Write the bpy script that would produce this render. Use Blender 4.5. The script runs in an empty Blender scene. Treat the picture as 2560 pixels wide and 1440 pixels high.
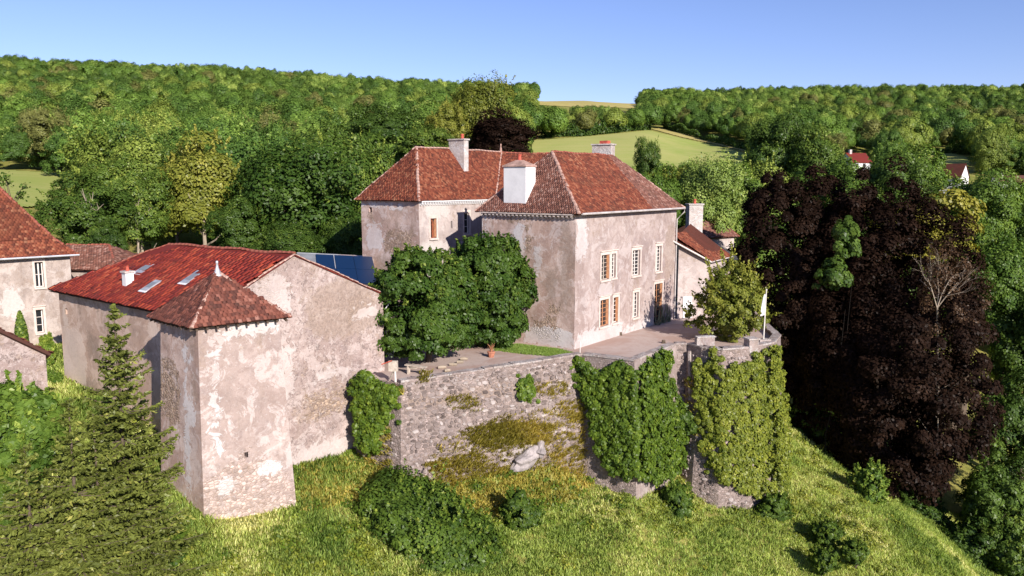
import bpy, math, random
import numpy as np
from mathutils import Matrix, Vector
S = bpy.context.scene
COL = S.collection
rng = np.random.default_rng(7)
# ------------------------------------------------------------------ camera, sky, sun
CAM_Z = 12.04
F = 1991.0
TH = math.atan(263 / 1991.0)
cam = bpy.data.objects.new('camera', bpy.data.cameras.new('camera'))
COL.objects.link(cam)
cam.location = (0, 0, CAM_Z)
cam.rotation_euler = (math.pi / 2 - TH, 0, 0)
cam.data.sensor_width = 36
cam.data.lens = 36 * F / 2560
cam.data.clip_start = 0.5
cam.data.clip_end = 9000
S.camera = cam
SUN_AZ, SUN_EL = math.radians(-60), math.radians(25.5)      # direction towards the sun, measured from +X
W = bpy.data.worlds.new('World'); S.world = W; W.use_nodes = True
wn = W.node_tree.nodes; wl = W.node_tree.links
sky = wn.new('ShaderNodeTexSky'); sky.sky_type = 'NISHITA'; sky.sun_disc = False
sky.sun_elevation = SUN_EL
sky.sun_rotation = math.radians(90 + 60)
sky.altitude = 600; sky.air_density = 1.0; sky.dust_density = 0.05; sky.ozone_density = 5.0
bg = wn['Background']; tintn = wn.new('ShaderNodeMix'); tintn.data_type = 'RGBA'; tintn.blend_type = 'MULTIPLY'; tintn.inputs[0].default_value = 1; tintn.inputs[7].default_value = (1.13, .93, 1.08, 1)
wl.new(sky.outputs[0], tintn.inputs[6]); wl.new(tintn.outputs[2], bg.inputs[0]); bg.inputs[1].default_value = 0.09
sl = bpy.data.lights.new('sun', 'SUN'); sl.energy = 5.0; sl.angle = math.radians(0.5); sl.color = (1.0, 0.92, 0.84)
so = bpy.data.objects.new('sun', sl); COL.objects.link(so)
sd = Vector((math.cos(SUN_AZ) * math.cos(SUN_EL), math.sin(SUN_AZ) * math.cos(SUN_EL), math.sin(SUN_EL)))
so.rotation_euler = (-sd).to_track_quat('-Z', 'Y').to_euler(); so.location = (40, -40, 60)
S.view_settings.view_transform = 'Standard'; S.view_settings.look = 'None'
S.view_settings.exposure = 0.68; S.view_settings.gamma = 1; S.view_settings.use_curve_mapping = False

# ------------------------------------------------------------------ helpers
ct, st = math.cos(TH), math.sin(TH)
def ray(u, v):
    dx = (u - 1280) / F; dy = -(v - 720) / F
    return np.array([dx, ct + dy * st, -st + dy * ct])
C0 = np.array([0, 0, CAM_Z])
def py(u, v, y):
    r = ray(u, v); return C0 + r * (y / r[1])
def pz(u, v, z):
    r = ray(u, v); return C0 + r * ((z - CAM_Z) / r[2])
def pp(u, v, p, n):
    r = ray(u, v); n = np.array(n); return C0 + r * (np.dot(n[:2], p[:2]) / np.dot(n[:2], r[:2]))
def Zv(v, y):
    r = ray(1280, v); return CAM_Z + y * r[2] / r[1]
def project(P):
    P = np.asarray(P, float) - C0
    f = P[..., 1] * ct - P[..., 2] * st; up = P[..., 1] * st + P[..., 2] * ct
    f = np.where(f < .1, .1, f)
    return 1280 + F * P[..., 0] / f, 720 - F * up / f
def inpoly(u, v, poly):
    u = np.asarray(u, float); v = np.asarray(v, float); r = np.zeros(u.shape, bool); n = len(poly)
    for i in range(n):
        x0, y0 = poly[i]; x1, y1 = poly[(i + 1) % n]
        if y0 == y1: continue
        c = ((y0 > v) != (y1 > v)) & (u < (x1 - x0) * (v - y0) / (y1 - y0) + x0)
        r ^= c
    return r
def vec(*a): return np.array(a, float)
def nrm(a):
    a = np.asarray(a, float); return a / np.linalg.norm(a)

def mesh_np(name, V, faces, mat=None, attrs=None, smooth=False, k=4):
    """faces: (n,k) int array or list of tuples"""
    me = bpy.data.meshes.new(name)
    V = np.asarray(V, np.float32)
    if isinstance(faces, np.ndarray):
        n, k = faces.shape
        me.vertices.add(len(V)); me.vertices.foreach_set('co', V.ravel())
        me.loops.add(n * k); me.loops.foreach_set('vertex_index', faces.astype(np.int32).ravel())
        me.polygons.add(n); me.polygons.foreach_set('loop_start', np.arange(0, n * k, k, dtype=np.int32))
        me.update(calc_edges=True)
    else:
        me.from_pydata([tuple(map(float, p)) for p in V], [], faces)
    if attrs:
        for an, a in attrs.items():
            at = me.attributes.new(an, 'FLOAT', 'POINT'); at.data.foreach_set('value', np.asarray(a, np.float32))
    if mat is not None: me.materials.append(mat)
    if smooth: me.polygons.foreach_set('use_smooth', np.ones(len(me.polygons), bool))
    return me
def link(name, me, parent=None, mat=None):
    o = bpy.data.objects.new(name, me); COL.objects.link(o)
    if parent is not None:
        o.parent = parent
        if parent.get('_root'): o.matrix_parent_inverse = Matrix.Translation(-Vector(parent['_loc']))
    return o
def tag(o, label=None, cat=None, group=None, kind=None):
    if label: o['label'] = label
    if cat: o['category'] = cat
    if group: o['group'] = group
    if kind: o['kind'] = kind
    return o
def thing(name, label, cat, loc, group=None):
    o = bpy.data.objects.new(name, None); COL.objects.link(o); o.location = loc
    o.empty_display_size = .3
    o['_root'] = 1; o['_loc'] = [float(c) for c in loc]
    return tag(o, label, cat, group)

class MB:
    def __init__(s): s.v = []; s.f = []; s.a = []
    def add(s, V, Fc, a=0.0):
        b = len(s.v); s.v += [tuple(p) for p in V]; s.f += [tuple(i + b for i in f) for f in Fc]; s.a += [a] * len(V)
        return s
    def box(s, o, ax, ay, az, a=0.0):
        """box from corner o spanned by three edge vectors"""
        o, ax, ay, az = map(lambda q: np.array(q, float), (o, ax, ay, az))
        V = [o, o + ax, o + ax + ay, o + ay, o + az, o + ax + az, o + ax + ay + az, o + ay + az]
        Fc = [(0, 3, 2, 1), (4, 5, 6, 7), (0, 1, 5, 4), (1, 2, 6, 5), (2, 3, 7, 6), (3, 0, 4, 7)]
        return s.add(V, Fc, a)
    def cbox(s, c, dx, dy, dz, ang=0, a=0.0):
        ca, sa = math.cos(ang), math.sin(ang)
        ax = vec(ca, sa, 0) * dx; ay = vec(-sa, ca, 0) * dy; az = vec(0, 0, dz)
        return s.box(np.array(c) - ax / 2 - ay / 2, ax, ay, az, a)
    def tube(s, pts, radii, n=6, cap=True, a=0.0):
        pts = [np.array(p, float) for p in pts]; V = []; Fc = []
        m = len(pts)
        for i, p in enumerate(pts):
            d = nrm(pts[min(i + 1, m - 1)] - pts[max(i - 1, 0)])
            x = np.cross(d, (0, 0, 1)) if abs(d[2]) < .95 else np.cross(d, (1, 0, 0))
            x = nrm(x); y = np.cross(d, x)
            r = radii[i] if hasattr(radii, '__len__') else radii
            for j in range(n):
                t = 2 * math.pi * j / n; V.append(p + r * (math.cos(t) * x + math.sin(t) * y))
        for i in range(m - 1):
            for j in range(n):
                k = (j + 1) % n; Fc.append((i * n + j, i * n + k, (i + 1) * n + k, (i + 1) * n + j))
        if cap: Fc.append(tuple(range(n - 1, -1, -1))); Fc.append(tuple(range((m - 1) * n, m * n)))
        return s.add(V, Fc, a)
    def poly(s, P, thick=0.0, nrmv=None):
        P = [np.array(p, float) for p in P]
        n = len(P)
        if thick == 0: return s.add(P, [tuple(range(n))])
        if nrmv is None: nrmv = nrm(np.cross(P[1] - P[0], P[2] - P[0]))
        Q = [p - nrmv * thick for p in P]
        Fc = [tuple(range(n)), tuple(range(2 * n - 1, n - 1, -1))] + [(i, n + i, n + (i + 1) % n, (i + 1) % n) for i in range(n)]
        return s.add(P + Q, Fc)
    def build(s, name, mat, parent=None, smooth=False):
        me = mesh_np(name, s.v, s.f, mat, {'rnd': s.a} if any(s.a) else None, smooth)
        return link(name, me, parent)

# ------------------------------------------------------------------ materials
def new_mat(name):
    m = bpy.data.materials.new(name); m.use_nodes = True
    nt = m.node_tree; nt.nodes.clear()
    out = nt.nodes.new('ShaderNodeOutputMaterial')
    return m, nt, out
class NT:
    def __init__(s, nt): s.nt = nt
    def n(s, t, **kw):
        nd = s.nt.nodes.new(t)
        for k, v in kw.items():
            if k == 'inp':
                for i, val in v.items(): s.set(nd.inputs[i], val)
            else: setattr(nd, k, v)
        return nd
    def set(s, sock, val):
        if hasattr(val, 'is_output') or isinstance(val, bpy.types.NodeSocket): s.nt.links.new(val, sock)
        else:
            if isinstance(val, (tuple, list)) and len(val) == 3 and sock.type == 'RGBA': val = (*val, 1)
            sock.default_value = val
    def math(s, op, a, b=0.0, clamp=False):
        nd = s.n('ShaderNodeMath', operation=op, use_clamp=clamp); s.set(nd.inputs[0], a); s.set(nd.inputs[1], b); return nd.outputs[0]
    def mix(s, f, a, b, bt='MIX'):
        nd = s.n('ShaderNodeMix', data_type='RGBA', blend_type=bt); s.set(nd.inputs[0], f); s.set(nd.inputs[6], a); s.set(nd.inputs[7], b); return nd.outputs[2]
    def noise(s, co, scale, detail=4, rough=.55, dist=0.0):
        nd = s.n('ShaderNodeTexNoise', inp={'Scale': scale, 'Detail': detail, 'Roughness': rough, 'Distortion': dist}); s.set(nd.inputs['Vector'], co); return nd.outputs[0]
    def voro(s, co, scale, feat='F1', out='Distance', rand=1.0):
        nd = s.n('ShaderNodeTexVoronoi', feature=feat, inp={'Scale': scale, 'Randomness': rand}); s.set(nd.inputs['Vector'], co); return nd.outputs[out]
    def map(s, co, scale=(1, 1, 1), rot=(0, 0, 0), loc=(0, 0, 0)):
        nd = s.n('ShaderNodeMapping'); s.set(nd.inputs[0], co); nd.inputs['Scale'].default_value = scale; nd.inputs['Rotation'].default_value = rot; nd.inputs['Location'].default_value = loc; return nd.outputs[0]
    def step(s, x, a, b):
        nd = s.n('ShaderNodeMapRange', interpolation_type='SMOOTHSTEP'); s.set(nd.inputs[0], x); nd.inputs[1].default_value = a; nd.inputs[2].default_value = b; return nd.outputs[0]
    def ramp(s, x, stops):
        nd = s.n('ShaderNodeValToRGB'); cr = nd.color_ramp
        while len(cr.elements) < len(stops): cr.elements.new(.5)
        for e, (p, c) in zip(cr.elements, stops): e.position = p; e.color = (*c, 1)
        s.set(nd.inputs[0], x); return nd.outputs[0]
    def attr(s, name): return s.n('ShaderNodeAttribute', attribute_name=name).outputs['Fac']
    def bump(s, h, strength=.3, dist=.05, nrmv=None):
        nd = s.n('ShaderNodeBump', inp={'Strength': strength, 'Distance': dist}); s.set(nd.inputs['Height'], h)
        if nrmv is not None: s.set(nd.inputs['Normal'], nrmv)
        return nd.outputs[0]
    def coord(s): return s.n('ShaderNodeTexCoord').outputs['Object']
    def bsdf(s, out, col, rough=.85, normal=None, spec=.25, metal=0.0, **kw):
        nd = s.n('ShaderNodeBsdfPrincipled'); s.set(nd.inputs['Base Color'], col); s.set(nd.inputs['Roughness'], rough)
        nd.inputs['Specular IOR Level'].default_value = spec; nd.inputs['Metallic'].default_value = metal
        if normal is not None: s.set(nd.inputs['Normal'], normal)
        s.nt.links.new(nd.outputs[0], out.inputs[0]); return nd

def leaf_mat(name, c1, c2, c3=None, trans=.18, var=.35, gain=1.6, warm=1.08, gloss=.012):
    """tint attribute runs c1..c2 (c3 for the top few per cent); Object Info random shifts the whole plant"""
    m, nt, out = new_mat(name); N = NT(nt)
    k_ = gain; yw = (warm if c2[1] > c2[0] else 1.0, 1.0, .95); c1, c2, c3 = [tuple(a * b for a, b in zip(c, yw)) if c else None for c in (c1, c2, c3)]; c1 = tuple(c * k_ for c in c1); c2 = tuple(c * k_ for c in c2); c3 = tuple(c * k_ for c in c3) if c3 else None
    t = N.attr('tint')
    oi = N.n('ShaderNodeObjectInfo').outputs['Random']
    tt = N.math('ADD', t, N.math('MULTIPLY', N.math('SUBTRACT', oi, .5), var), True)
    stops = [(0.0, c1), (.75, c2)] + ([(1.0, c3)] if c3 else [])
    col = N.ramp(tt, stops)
    d = N.n('ShaderNodeBsdfDiffuse', inp={'Color': col})
    tr = N.n('ShaderNodeBsdfTranslucent', inp={'Color': N.mix(1.0, col, (1.25, 1.2, .55), 'MULTIPLY')})
    g = N.n('ShaderNodeBsdfGlossy', inp={'Color': (1, 1, 1, 1), 'Roughness': .42})
    mx = N.n('ShaderNodeMixShader'); mx.inputs[0].default_value = trans
    nt.links.new(d.outputs[0], mx.inputs[1]); nt.links.new(tr.outputs[0], mx.inputs[2])
    m2 = N.n('ShaderNodeMixShader'); m2.inputs[0].default_value = gloss
    nt.links.new(mx.outputs[0], m2.inputs[1]); nt.links.new(g.outputs[0], m2.inputs[2])
    nt.links.new(m2.outputs[0], out.inputs[0])
    return m
def plain_mat(name, col, rough=.8, var=.25, scale=3.0, metal=0.0, spec=.25, bump=.0):
    m, nt, out = new_mat(name); N = NT(nt); co = N.coord()
    n1 = N.noise(co, scale, 5); n2 = N.noise(co, scale * 7, 3)
    f = N.math('ADD', N.math('MULTIPLY', n1, .7), N.math('MULTIPLY', n2, .3))
    dark = tuple(c * (1 - var) for c in col); lite = tuple(min(1, c * (1 + var)) for c in col)
    c = N.mix(N.step(f, .3, .7), dark, lite)
    N.bsdf(out, c, rough, N.bump(n2, bump, .02) if bump else None, spec, metal)
    return m
def plaster_mat(name, A, B, white=(.62, .57, .53), rubble=(.30, .22, .16), stain=(.22, .165, .13), rub_amt=.0, stain_amt=.5, mott=0.0, stone_scale=4.6, dim=1.0):
    """old lime render. point attributes: mw = fresh white patches, mr = bare rubble, md = dark stain (signed distances, metres)"""
    A = tuple(c * k * dim for c, k in zip(A, (.83, .785, .755))); B = tuple(c * k * dim * 1.05 for c, k in zip(B, (.83, .785, .755))); A = tuple(c * .93 for c in A); white = tuple(c * .86 * (.5 + .5 * dim) for c in white)
    m, nt, out = new_mat(name); N = NT(nt); co = N.coord()
    big = N.noise(co, .33, 5, .6, .4); mid = N.noise(co, 1.3, 5, .6, .3); fine = N.noise(co, 7, 4, .65); grit = N.noise(co, 30, 3, .6)
    base = N.mix(N.step(big, .36, .64), A, B)
    base = N.mix(N.math('MULTIPLY', N.step(mid, .45, .72), .55), base, tuple(c * .80 for c in A))
    streak = N.noise(N.map(co, (2.3, 2.3, .16)), 1.0, 4, .6)
    base = N.mix(N.math('MULTIPLY', N.step(streak, .52, .75), stain_amt * .6), base, stain)
    grey = N.noise(co, .8, 4, .6, .6)
    base = N.mix(N.math('MULTIPLY', N.step(grey, .5, .68), .35), base, (A[0] * .74, A[1] * .78, A[2] * .86))
    base = N.mix(N.math('MULTIPLY', N.step(fine, .55, .75), .28), base, tuple(c * .66 for c in B))
    spots = N.noise(co, 3.2, 6, .75, .8)
    base = N.mix(N.math('MULTIPLY', N.step(spots, .60, .68), .55 * stain_amt), base, stain)
    lay = N.noise(N.map(co, loc=(3, 7, 1)), .75, 7, .68, .9)
    base = N.mix(N.math('MULTIPLY', N.step(lay, .53, .55), .52), base, tuple(.5 * c * 1.1 + .5 * w for c, w in zip(B, white)))
    lay2 = N.noise(N.map(co, loc=(13, 2, 8)), 1.1, 7, .70, 1.1)
    base = N.mix(N.math('MULTIPLY', N.step(lay2, .55, .57), .42), base, (A[0] * .76, A[1] * .72, A[2] * .71))
    speck = N.noise(co, 13, 3, .6)
    base = N.mix(N.math('MULTIPLY', N.step(speck, .66, .70), .5), base, tuple(c * .5 for c in A))
    edge = N.math('MULTIPLY', N.math('SUBTRACT', N.noise(co, 1.5, 7, .72, .8), .5), 2.6)
    # bare rubble: stones of a voronoi with recessed joints
    vc = N.n('ShaderNodeTexVoronoi', feature='F1', inp={'Scale': stone_scale}); N.set(vc.inputs['Vector'], N.map(co, (1, 1, 1.5)))
    ve = N.voro(N.map(co, (1, 1, 1.5)), stone_scale, 'DISTANCE_TO_EDGE')
    sep = N.n('ShaderNodeSeparateColor'); N.set(sep.inputs[0], vc.outputs['Color'])
    stc = N.ramp(sep.outputs[0], [(0, tuple(c * .7 for c in rubble)), (.5, rubble), (1, (rubble[0] * 1.5, rubble[1] * 1.52, rubble[2] * 1.55))])
    stc = N.mix(N.step(ve, .10, .0), stc, (A[0] * .9, A[1] * .86, A[2] * .8))
    mr = N.math('ADD', N.attr('mr'), edge)
    nat = N.step(N.noise(co, .55, 6, .7, .5), .62 - .25 * rub_amt, .66 - .25 * rub_amt)
    frub = N.math('MAXIMUM', N.step(mr, .0, .12), N.math('MULTIPLY', nat, min(1.0, rub_amt * 1.6)))
    frub = N.math('MULTIPLY', frub, N.step(N.noise(co, 2.2, 4, .7), .34, .5))
    base = N.mix(frub, base, stc)
    if mott:
        mo = N.noise(co, 2.6, 7, .8, 1.6)
        base = N.mix(N.math('MULTIPLY', N.step(mo, .50, .60), mott), base, tuple(c * .5 for c in A))
        mo2 = N.noise(N.map(co, loc=(9, 3, 5)), 3.4, 7, .8, 1.8)
        base = N.mix(N.math('MULTIPLY', N.step(mo2, .54, .62), mott * .9), base, white)
    md = N.math('ADD', N.attr('md'), edge)
    base = N.mix(N.math('MULTIPLY', N.step(md, -.05, .3), .58), base, N.mix(N.step(fine, .4, .65), stain, tuple(c * 1.5 for c in stain)))
    mw = N.math('ADD', N.attr('mw'), N.math('MULTIPLY', edge, .9))
    fw = N.step(mw, .0, .06)
    base = N.mix(N.math('MULTIPLY', fw, N.math('ADD', .55, N.math('MULTIPLY', N.step(big, .35, .6), .35))), base, N.mix(N.step(fine, .4, .7), white, tuple(c * .86 for c in white)))
    h = N.math('ADD', N.math('ADD', N.math('MULTIPLY', fine, .5), N.math('MULTIPLY', grit, .25)), N.math('MULTIPLY', frub, N.math('MULTIPLY', N.step(ve, .0, .2), .9)))
    h = N.math('ADD', h, N.math('MULTIPLY', fw, .35))
    N.bsdf(out, base, .93, N.bump(h, .55, .06), .12)
    return m
def tile_mat(name, stops, stain=(.06, .035, .028), use_obj=False, stain_amt=.5, hi=(.42, .24, .19)):
    m, nt, out = new_mat(name); N = NT(nt); co = N.n('ShaderNodeNewGeometry').outputs['Position']
    r = N.n('ShaderNodeObjectInfo').outputs['Random'] if use_obj else N.attr('rnd')
    big = N.noise(co, .45, 4, .6, .5); fine = N.noise(co, 9, 4, .65)
    x = N.math('ADD', N.math('MULTIPLY', r, .75), N.math('MULTIPLY', big, .32), True)
    c = N.ramp(x, stops)
    c = N.mix(N.math('MULTIPLY', N.step(N.noise(co, 1.1, 6, .7, .5), .52, .68), stain_amt), c, stain)
    c = N.mix(N.math('MULTIPLY', N.step(fine, .62, .74), .35), c, hi)
    c = N.mix(N.math('MULTIPLY', N.step(N.noise(co, .28, 5, .65, .7), .54, .66), .45), c, (stops[1][1][0] * .8, stops[1][1][1] * 1.05, stops[1][1][2]))
    c = N.mix(N.math('MULTIPLY', N.step(fine, .45, .28), .35), c, tuple(q * .5 for q in stops[0][1]))
    N.bsdf(out, c, .86, N.bump(fine, .4, .02), .2)
    return m

M = {}
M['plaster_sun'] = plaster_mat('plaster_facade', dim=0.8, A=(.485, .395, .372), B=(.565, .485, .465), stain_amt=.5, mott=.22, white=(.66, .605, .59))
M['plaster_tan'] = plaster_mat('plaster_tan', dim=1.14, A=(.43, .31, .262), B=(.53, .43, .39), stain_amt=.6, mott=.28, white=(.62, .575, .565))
M['plaster_white'] = plaster_mat('plaster_pale', dim=0.86, A=(.55, .485, .465), B=(.63, .57, .55), stain_amt=.5, mott=.15)
M['plaster_tower'] = plaster_mat('plaster_tower', dim=0.86, A=(.50, .41, .38), B=(.58, .495, .47), stain_amt=.5, mott=.3, rubble=(.40, .31, .27), white=(.74, .70, .685))
M['plaster_barn'] = plaster_mat('plaster_barn', dim=1.1, A=(.50, .37, .30), B=(.57, .45, .385), stain_amt=.3, white=(.66, .53, .45))
M['plaster_gable'] = plaster_mat('plaster_gable', dim=0.92, A=(.42, .338, .318), B=(.51, .43, .41), stain_amt=.6, mott=.8, white=(.61, .53, .50), rub_amt=.3)
M['plaster_house'] = plaster_mat('plaster_house', dim=0.88, A=(.50, .43, .39), B=(.57, .50, .46), stain_amt=.5, mott=.3, white=(.64, .58, .54))
M['rubble'] = plaster_mat('rubble_mortar', (.28, .235, .22), (.33, .28, .262), stain_amt=.6, mott=.7, rub_amt=.9, white=(.42, .37, .355), rubble=(.26, .205, .185))
M['coping'] = plaster_mat('coping_render', (.34, .285, .27), (.40, .345, .33), stain_amt=.5, mott=.3, white=(.5, .46, .44))
def stone_mat():
    m, nt, out = new_mat('rubble_stone'); N = NT(nt); co = N.n('ShaderNodeNewGeometry').outputs['Position']
    r = N.attr('rnd'); oi = N.n('ShaderNodeObjectInfo').outputs['Random']
    x = N.math('FRACT', N.math('ADD', r, oi))
    c = N.ramp(x, [(0, (.095, .075, .068)), (.35, (.175, .14, .128)), (.75, (.255, .21, .196)), (1, (.40, .355, .335))])
    c = N.mix(N.math('MULTIPLY', N.step(N.noise(co, 4, 5, .7), .5, .7), .5), c, (.23, .18, .155))
    c = N.mix(N.math('MULTIPLY', N.step(N.noise(co, 1.2, 5, .7), .55, .7), .35), c, (.34, .30, .28))
    N.bsdf(out, c, .92, N.bump(N.noise(co, 12, 5, .7), .6, .04), .15); return m
M['stone'] = stone_mat()
M['stone_big'] = plain_mat('boulder_stone', (.30, .265, .255), .92, .35, 2.2, bump=.5)
RED = [(p_, tuple(q_ * k_ for q_, k_ in zip(c_, (.88, 1.02, .86)))) for p_, c_ in [(0, (.040, .016, .014)), (.25, (.125, .030, .022)), (.55, (.20, .046, .030)), (.8, (.27, .072, .044)), (1, (.36, .15, .10))]]
M['tiles_castle'] = tile_mat('clay_tiles_weathered', RED, stain_amt=.4)
M['tiles_castle_old'] = tile_mat('clay_tiles_lichen_light', [(0, (.06, .032, .026)), (.3, (.14, .06, .045)), (.65, (.20, .085, .06)), (1, (.34, .21, .17))], stain_amt=.5)
BARN = [(0, (.09, .014, .012)), (.25, (.165, .022, .016)), (.55, (.235, .032, .020)), (.82, (.31, .052, .025)), (1, (.38, .10, .05))]
M['tiles_barn'] = tile_mat('barn_tiles', BARN, use_obj=False, stain_amt=.35, hi=(.36, .10, .06))
M['tiles_barn_one'] = tile_mat('barn_tile_single', BARN, use_obj=True, stain_amt=.35, hi=(.36, .10, .06))
TOW = [(0, (.05, .024, .020)), (.3, (.105, .038, .028)), (.65, (.165, .056, .038)), (.88, (.22, .085, .06)), (1, (.34, .19, .15))]
M['tiles_tower'] = tile_mat('tower_tiles', TOW, stain_amt=.45)
M['tiles_tower_one'] = tile_mat('tower_tile_single', TOW, use_obj=True, stain_amt=.45)
M['ridge'] = plain_mat('ridge_tile_clay', (.36, .23, .185), .88, .45, 2.0, bump=.3)
M['ridge_red'] = plain_mat('ridge_tile_red', (.24, .075, .05), .88, .5, 2.0, bump=.3)
M['lime'] = plain_mat('limewash', (.66, .65, .65), .9, .09, .9, bump=.15)
M['lime_old'] = plaster_mat('chimney_render', (.50, .455, .43), (.58, .54, .515), stain_amt=.9, white=(.66, .63, .61), stain=(.16, .13, .115))
M['pot'] = plain_mat('chimney_pot_clay', (.42, .085, .055), .7, .3, 4)
M['wood_red'] = plain_mat('shutter_red_wood', (.24, .075, .035), .65, .35, 5)
M['wood_tan'] = plain_mat('door_wood', (.40, .19, .095), .65, .3, 5)
M['wood_dark'] = plain_mat('rafter_wood', (.085, .06, .045), .85, .3, 5)
M['wood_grey'] = plain_mat('weathered_wood', (.40, .34, .28), .85, .3, 5)
M['white_paint'] = plain_mat('window_paint', (.66, .60, .55), .6, .1, 5)
M['surround'] = plain_mat('stone_surround', (.56, .47, .415), .88, .14, 2.5, bump=.2)
M['zinc'] = plain_mat('zinc', (.44, .45, .47), .5, .2, 2, metal=.35, spec=.5)
M['gutter'] = plain_mat('gutter_metal', (.42, .38, .36), .6, .25, 1.5, spec=.4)
M['dark_metal'] = plain_mat('dark_iron', (.04, .038, .038), .6, .3, 3, spec=.4)
M['slate_grey'] = plain_mat('grey_roof_sheet', (.20, .21, .22), .6, .2, 1.2)
M['slate'] = plain_mat('dark_roof', (.05, .05, .058), .7, .35, 1.2, spec=.3)
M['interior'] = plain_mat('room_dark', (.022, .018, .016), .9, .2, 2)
def glass_mat(name, col, rough=.08):
    m, nt, out = new_mat(name); N = NT(nt); N.bsdf(out, (*col, 1), rough, None, .6); return m
M['glass'] = glass_mat('window_glass', (.02, .022, .025))
M['skyglass'] = glass_mat('skylight_glass', (.20, .21, .22), .45)
M['pvglass'] = glass_mat('blue_roof_glass', (.002, .018, .06), .35)
M['bark'] = plain_mat('bark_brown', (.10, .075, .055), .95, .35, 3, bump=.4)
M['bark_dark'] = plain_mat('bark_dark', (.02, .016, .013), .95, .3, 3)
M['bark_pale'] = plain_mat('bark_pale', (.30, .245, .185), .9, .25, 3, bump=.3)
M['terracotta'] = plain_mat('terracotta', (.38, .16, .10), .85, .3, 6)
M['flag'] = plain_mat('flag_cloth', (.72, .73, .76), .8, .05, 3)
M['pole'] = plain_mat('pole_paint', (.62, .58, .53), .5, .12, 3)

def ground_mats():
    m, nt, out = new_mat('hillside_grass'); N = NT(nt); co = N.coord()
    a = N.noise(co, .12, 5, .65, .6); b = N.noise(co, .9, 5, .7); f = N.noise(co, 9, 4, .7)
    c = N.mix(N.step(a, .38, .62), (.19, .21, .04), (.32, .29, .08))
    c = N.mix(N.math('MULTIPLY', N.step(b, .48, .7), .6), c, (.05, .075, .018))
    c = N.mix(N.math('MULTIPLY', N.step(f, .52, .72), .5), c, (.20, .155, .075))
    N.bsdf(out, c, .95, N.bump(N.math('ADD', f, b), .9, .15), .1); M['ground'] = m
    m, nt, out = new_mat('hay_meadow'); N = NT(nt); co = N.coord()
    a = N.noise(co, .012, 4, .6, .8); l = N.noise(N.map(co, (.02, .25, 1), (0, 0, .35)), 1.0, 4, .6); f = N.noise(co, .5, 4, .7)
    c = N.mix(N.step(a, .35, .65), (.27, .32, .08), (.36, .36, .115))
    c = N.mix(N.math('MULTIPLY', N.step(l, .45, .62), .35), c, (.42, .38, .15))
    c = N.mix(N.math('MULTIPLY', N.step(f, .5, .7), .2), c, (.21, .27, .06))
    N.bsdf(out, c, .95, None, .05); M['meadow'] = m
    m, nt, out = new_mat('stubble_field'); N = NT(nt); co = N.coord()
    c = N.mix(N.step(N.noise(N.map(co, (.01, .12, 1)), 1.0, 4, .6), .4, .6), (.36, .31, .10), (.44, .36, .14))
    N.bsdf(out, c, .95, None, .05); M['stubble'] = m; M['lawn'] = plain_mat('lawn_turf', (.085, .12, .022), .95, .35, 1.5)
    m, nt, out = new_mat('courtyard_gravel'); N = NT(nt); co = N.coord()
    a = N.noise(co, .25, 5, .65, .5); b = N.noise(co, 2.5, 5, .7); f = N.noise(co, 25, 3, .7)
    c = N.mix(N.step(a, .4, .6), (.38, .265, .22), (.44, .35, .31))
    c = N.mix(N.math('MULTIPLY', N.step(b, .5, .7), .4), c, (.29, .21, .17))
    c = N.mix(N.math('MULTIPLY', N.step(f, .5, .7), .3), c, (.5, .43, .38))
    N.bsdf(out, c, .95, N.bump(f, .4, .02), .1); M['gravel'] = m
ground_mats()

M['lf_oak'] = leaf_mat('leaf_oak', (.020, .044, .008), (.062, .104, .017), (.150, .195, .036))
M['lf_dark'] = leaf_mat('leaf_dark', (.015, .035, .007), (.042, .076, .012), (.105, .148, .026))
M['lf_lime'] = leaf_mat('leaf_lime', (.024, .054, .009), (.070, .120, .018), (.165, .218, .038))
M['lf_linden'] = leaf_mat('leaf_linden', (.015, .040, .007), (.046, .086, .013), (.135, .18, .032), var=.1, gain=1.35)
M['lf_yellow'] = leaf_mat('leaf_yellowgreen', (.060, .086, .012), (.150, .172, .028), (.26, .265, .055), gain=1.2)
M['lf_pale'] = leaf_mat('leaf_pale', (.060, .105, .022), (.125, .180, .040), (.20, .25, .065))
M['lf_wood'] = leaf_mat('leaf_wood', (.030, .058, .012), (.085, .140, .026), (.180, .235, .055), var=.95, gain=1.8)
M['lf_wdark'] = leaf_mat('leaf_wood_dark', (.020, .046, .010), (.055, .105, .020), (.12, .175, .035), var=.2, gain=1.75)
M['lf_wmid'] = leaf_mat('leaf_wood_mid', (.032, .066, .012), (.085, .150, .026), (.17, .24, .05), var=.2, gain=1.75)
M['lf_wyel'] = leaf_mat('leaf_wood_yellow', (.050, .080, .014), (.135, .180, .034), (.23, .27, .07), var=.2, gain=1.75)
M['lf_wolive'] = leaf_mat('leaf_wood_olive', (.048, .056, .016), (.105, .118, .034), (.17, .18, .06), var=.2, gain=1.75)
M['lf_copper'] = leaf_mat('leaf_copper', (.008, .0047, .0036), (.026, .0142, .0098), (.095, .055, .034), trans=.15, var=.1, gain=1.0, gloss=.003)
M['lf_brown'] = leaf_mat('leaf_brown', (.05, .028, .016), (.105, .06, .032), (.19, .12, .06), trans=.2, var=.1, gain=1.0)
M['lf_gold'] = leaf_mat('leaf_gold', (.08, .085, .012), (.17, .155, .025), (.27, .225, .05))
M['lf_spruce'] = leaf_mat('needle_spruce', (.036, .048, .010), (.110, .138, .030), (.26, .255, .07), trans=.15, var=.1, gain=1.45)
M['lf_ivy'] = leaf_mat('leaf_ivy', (.020, .046, .007), (.080, .132, .014), (.20, .24, .036), var=.1, gain=1.3)
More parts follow.
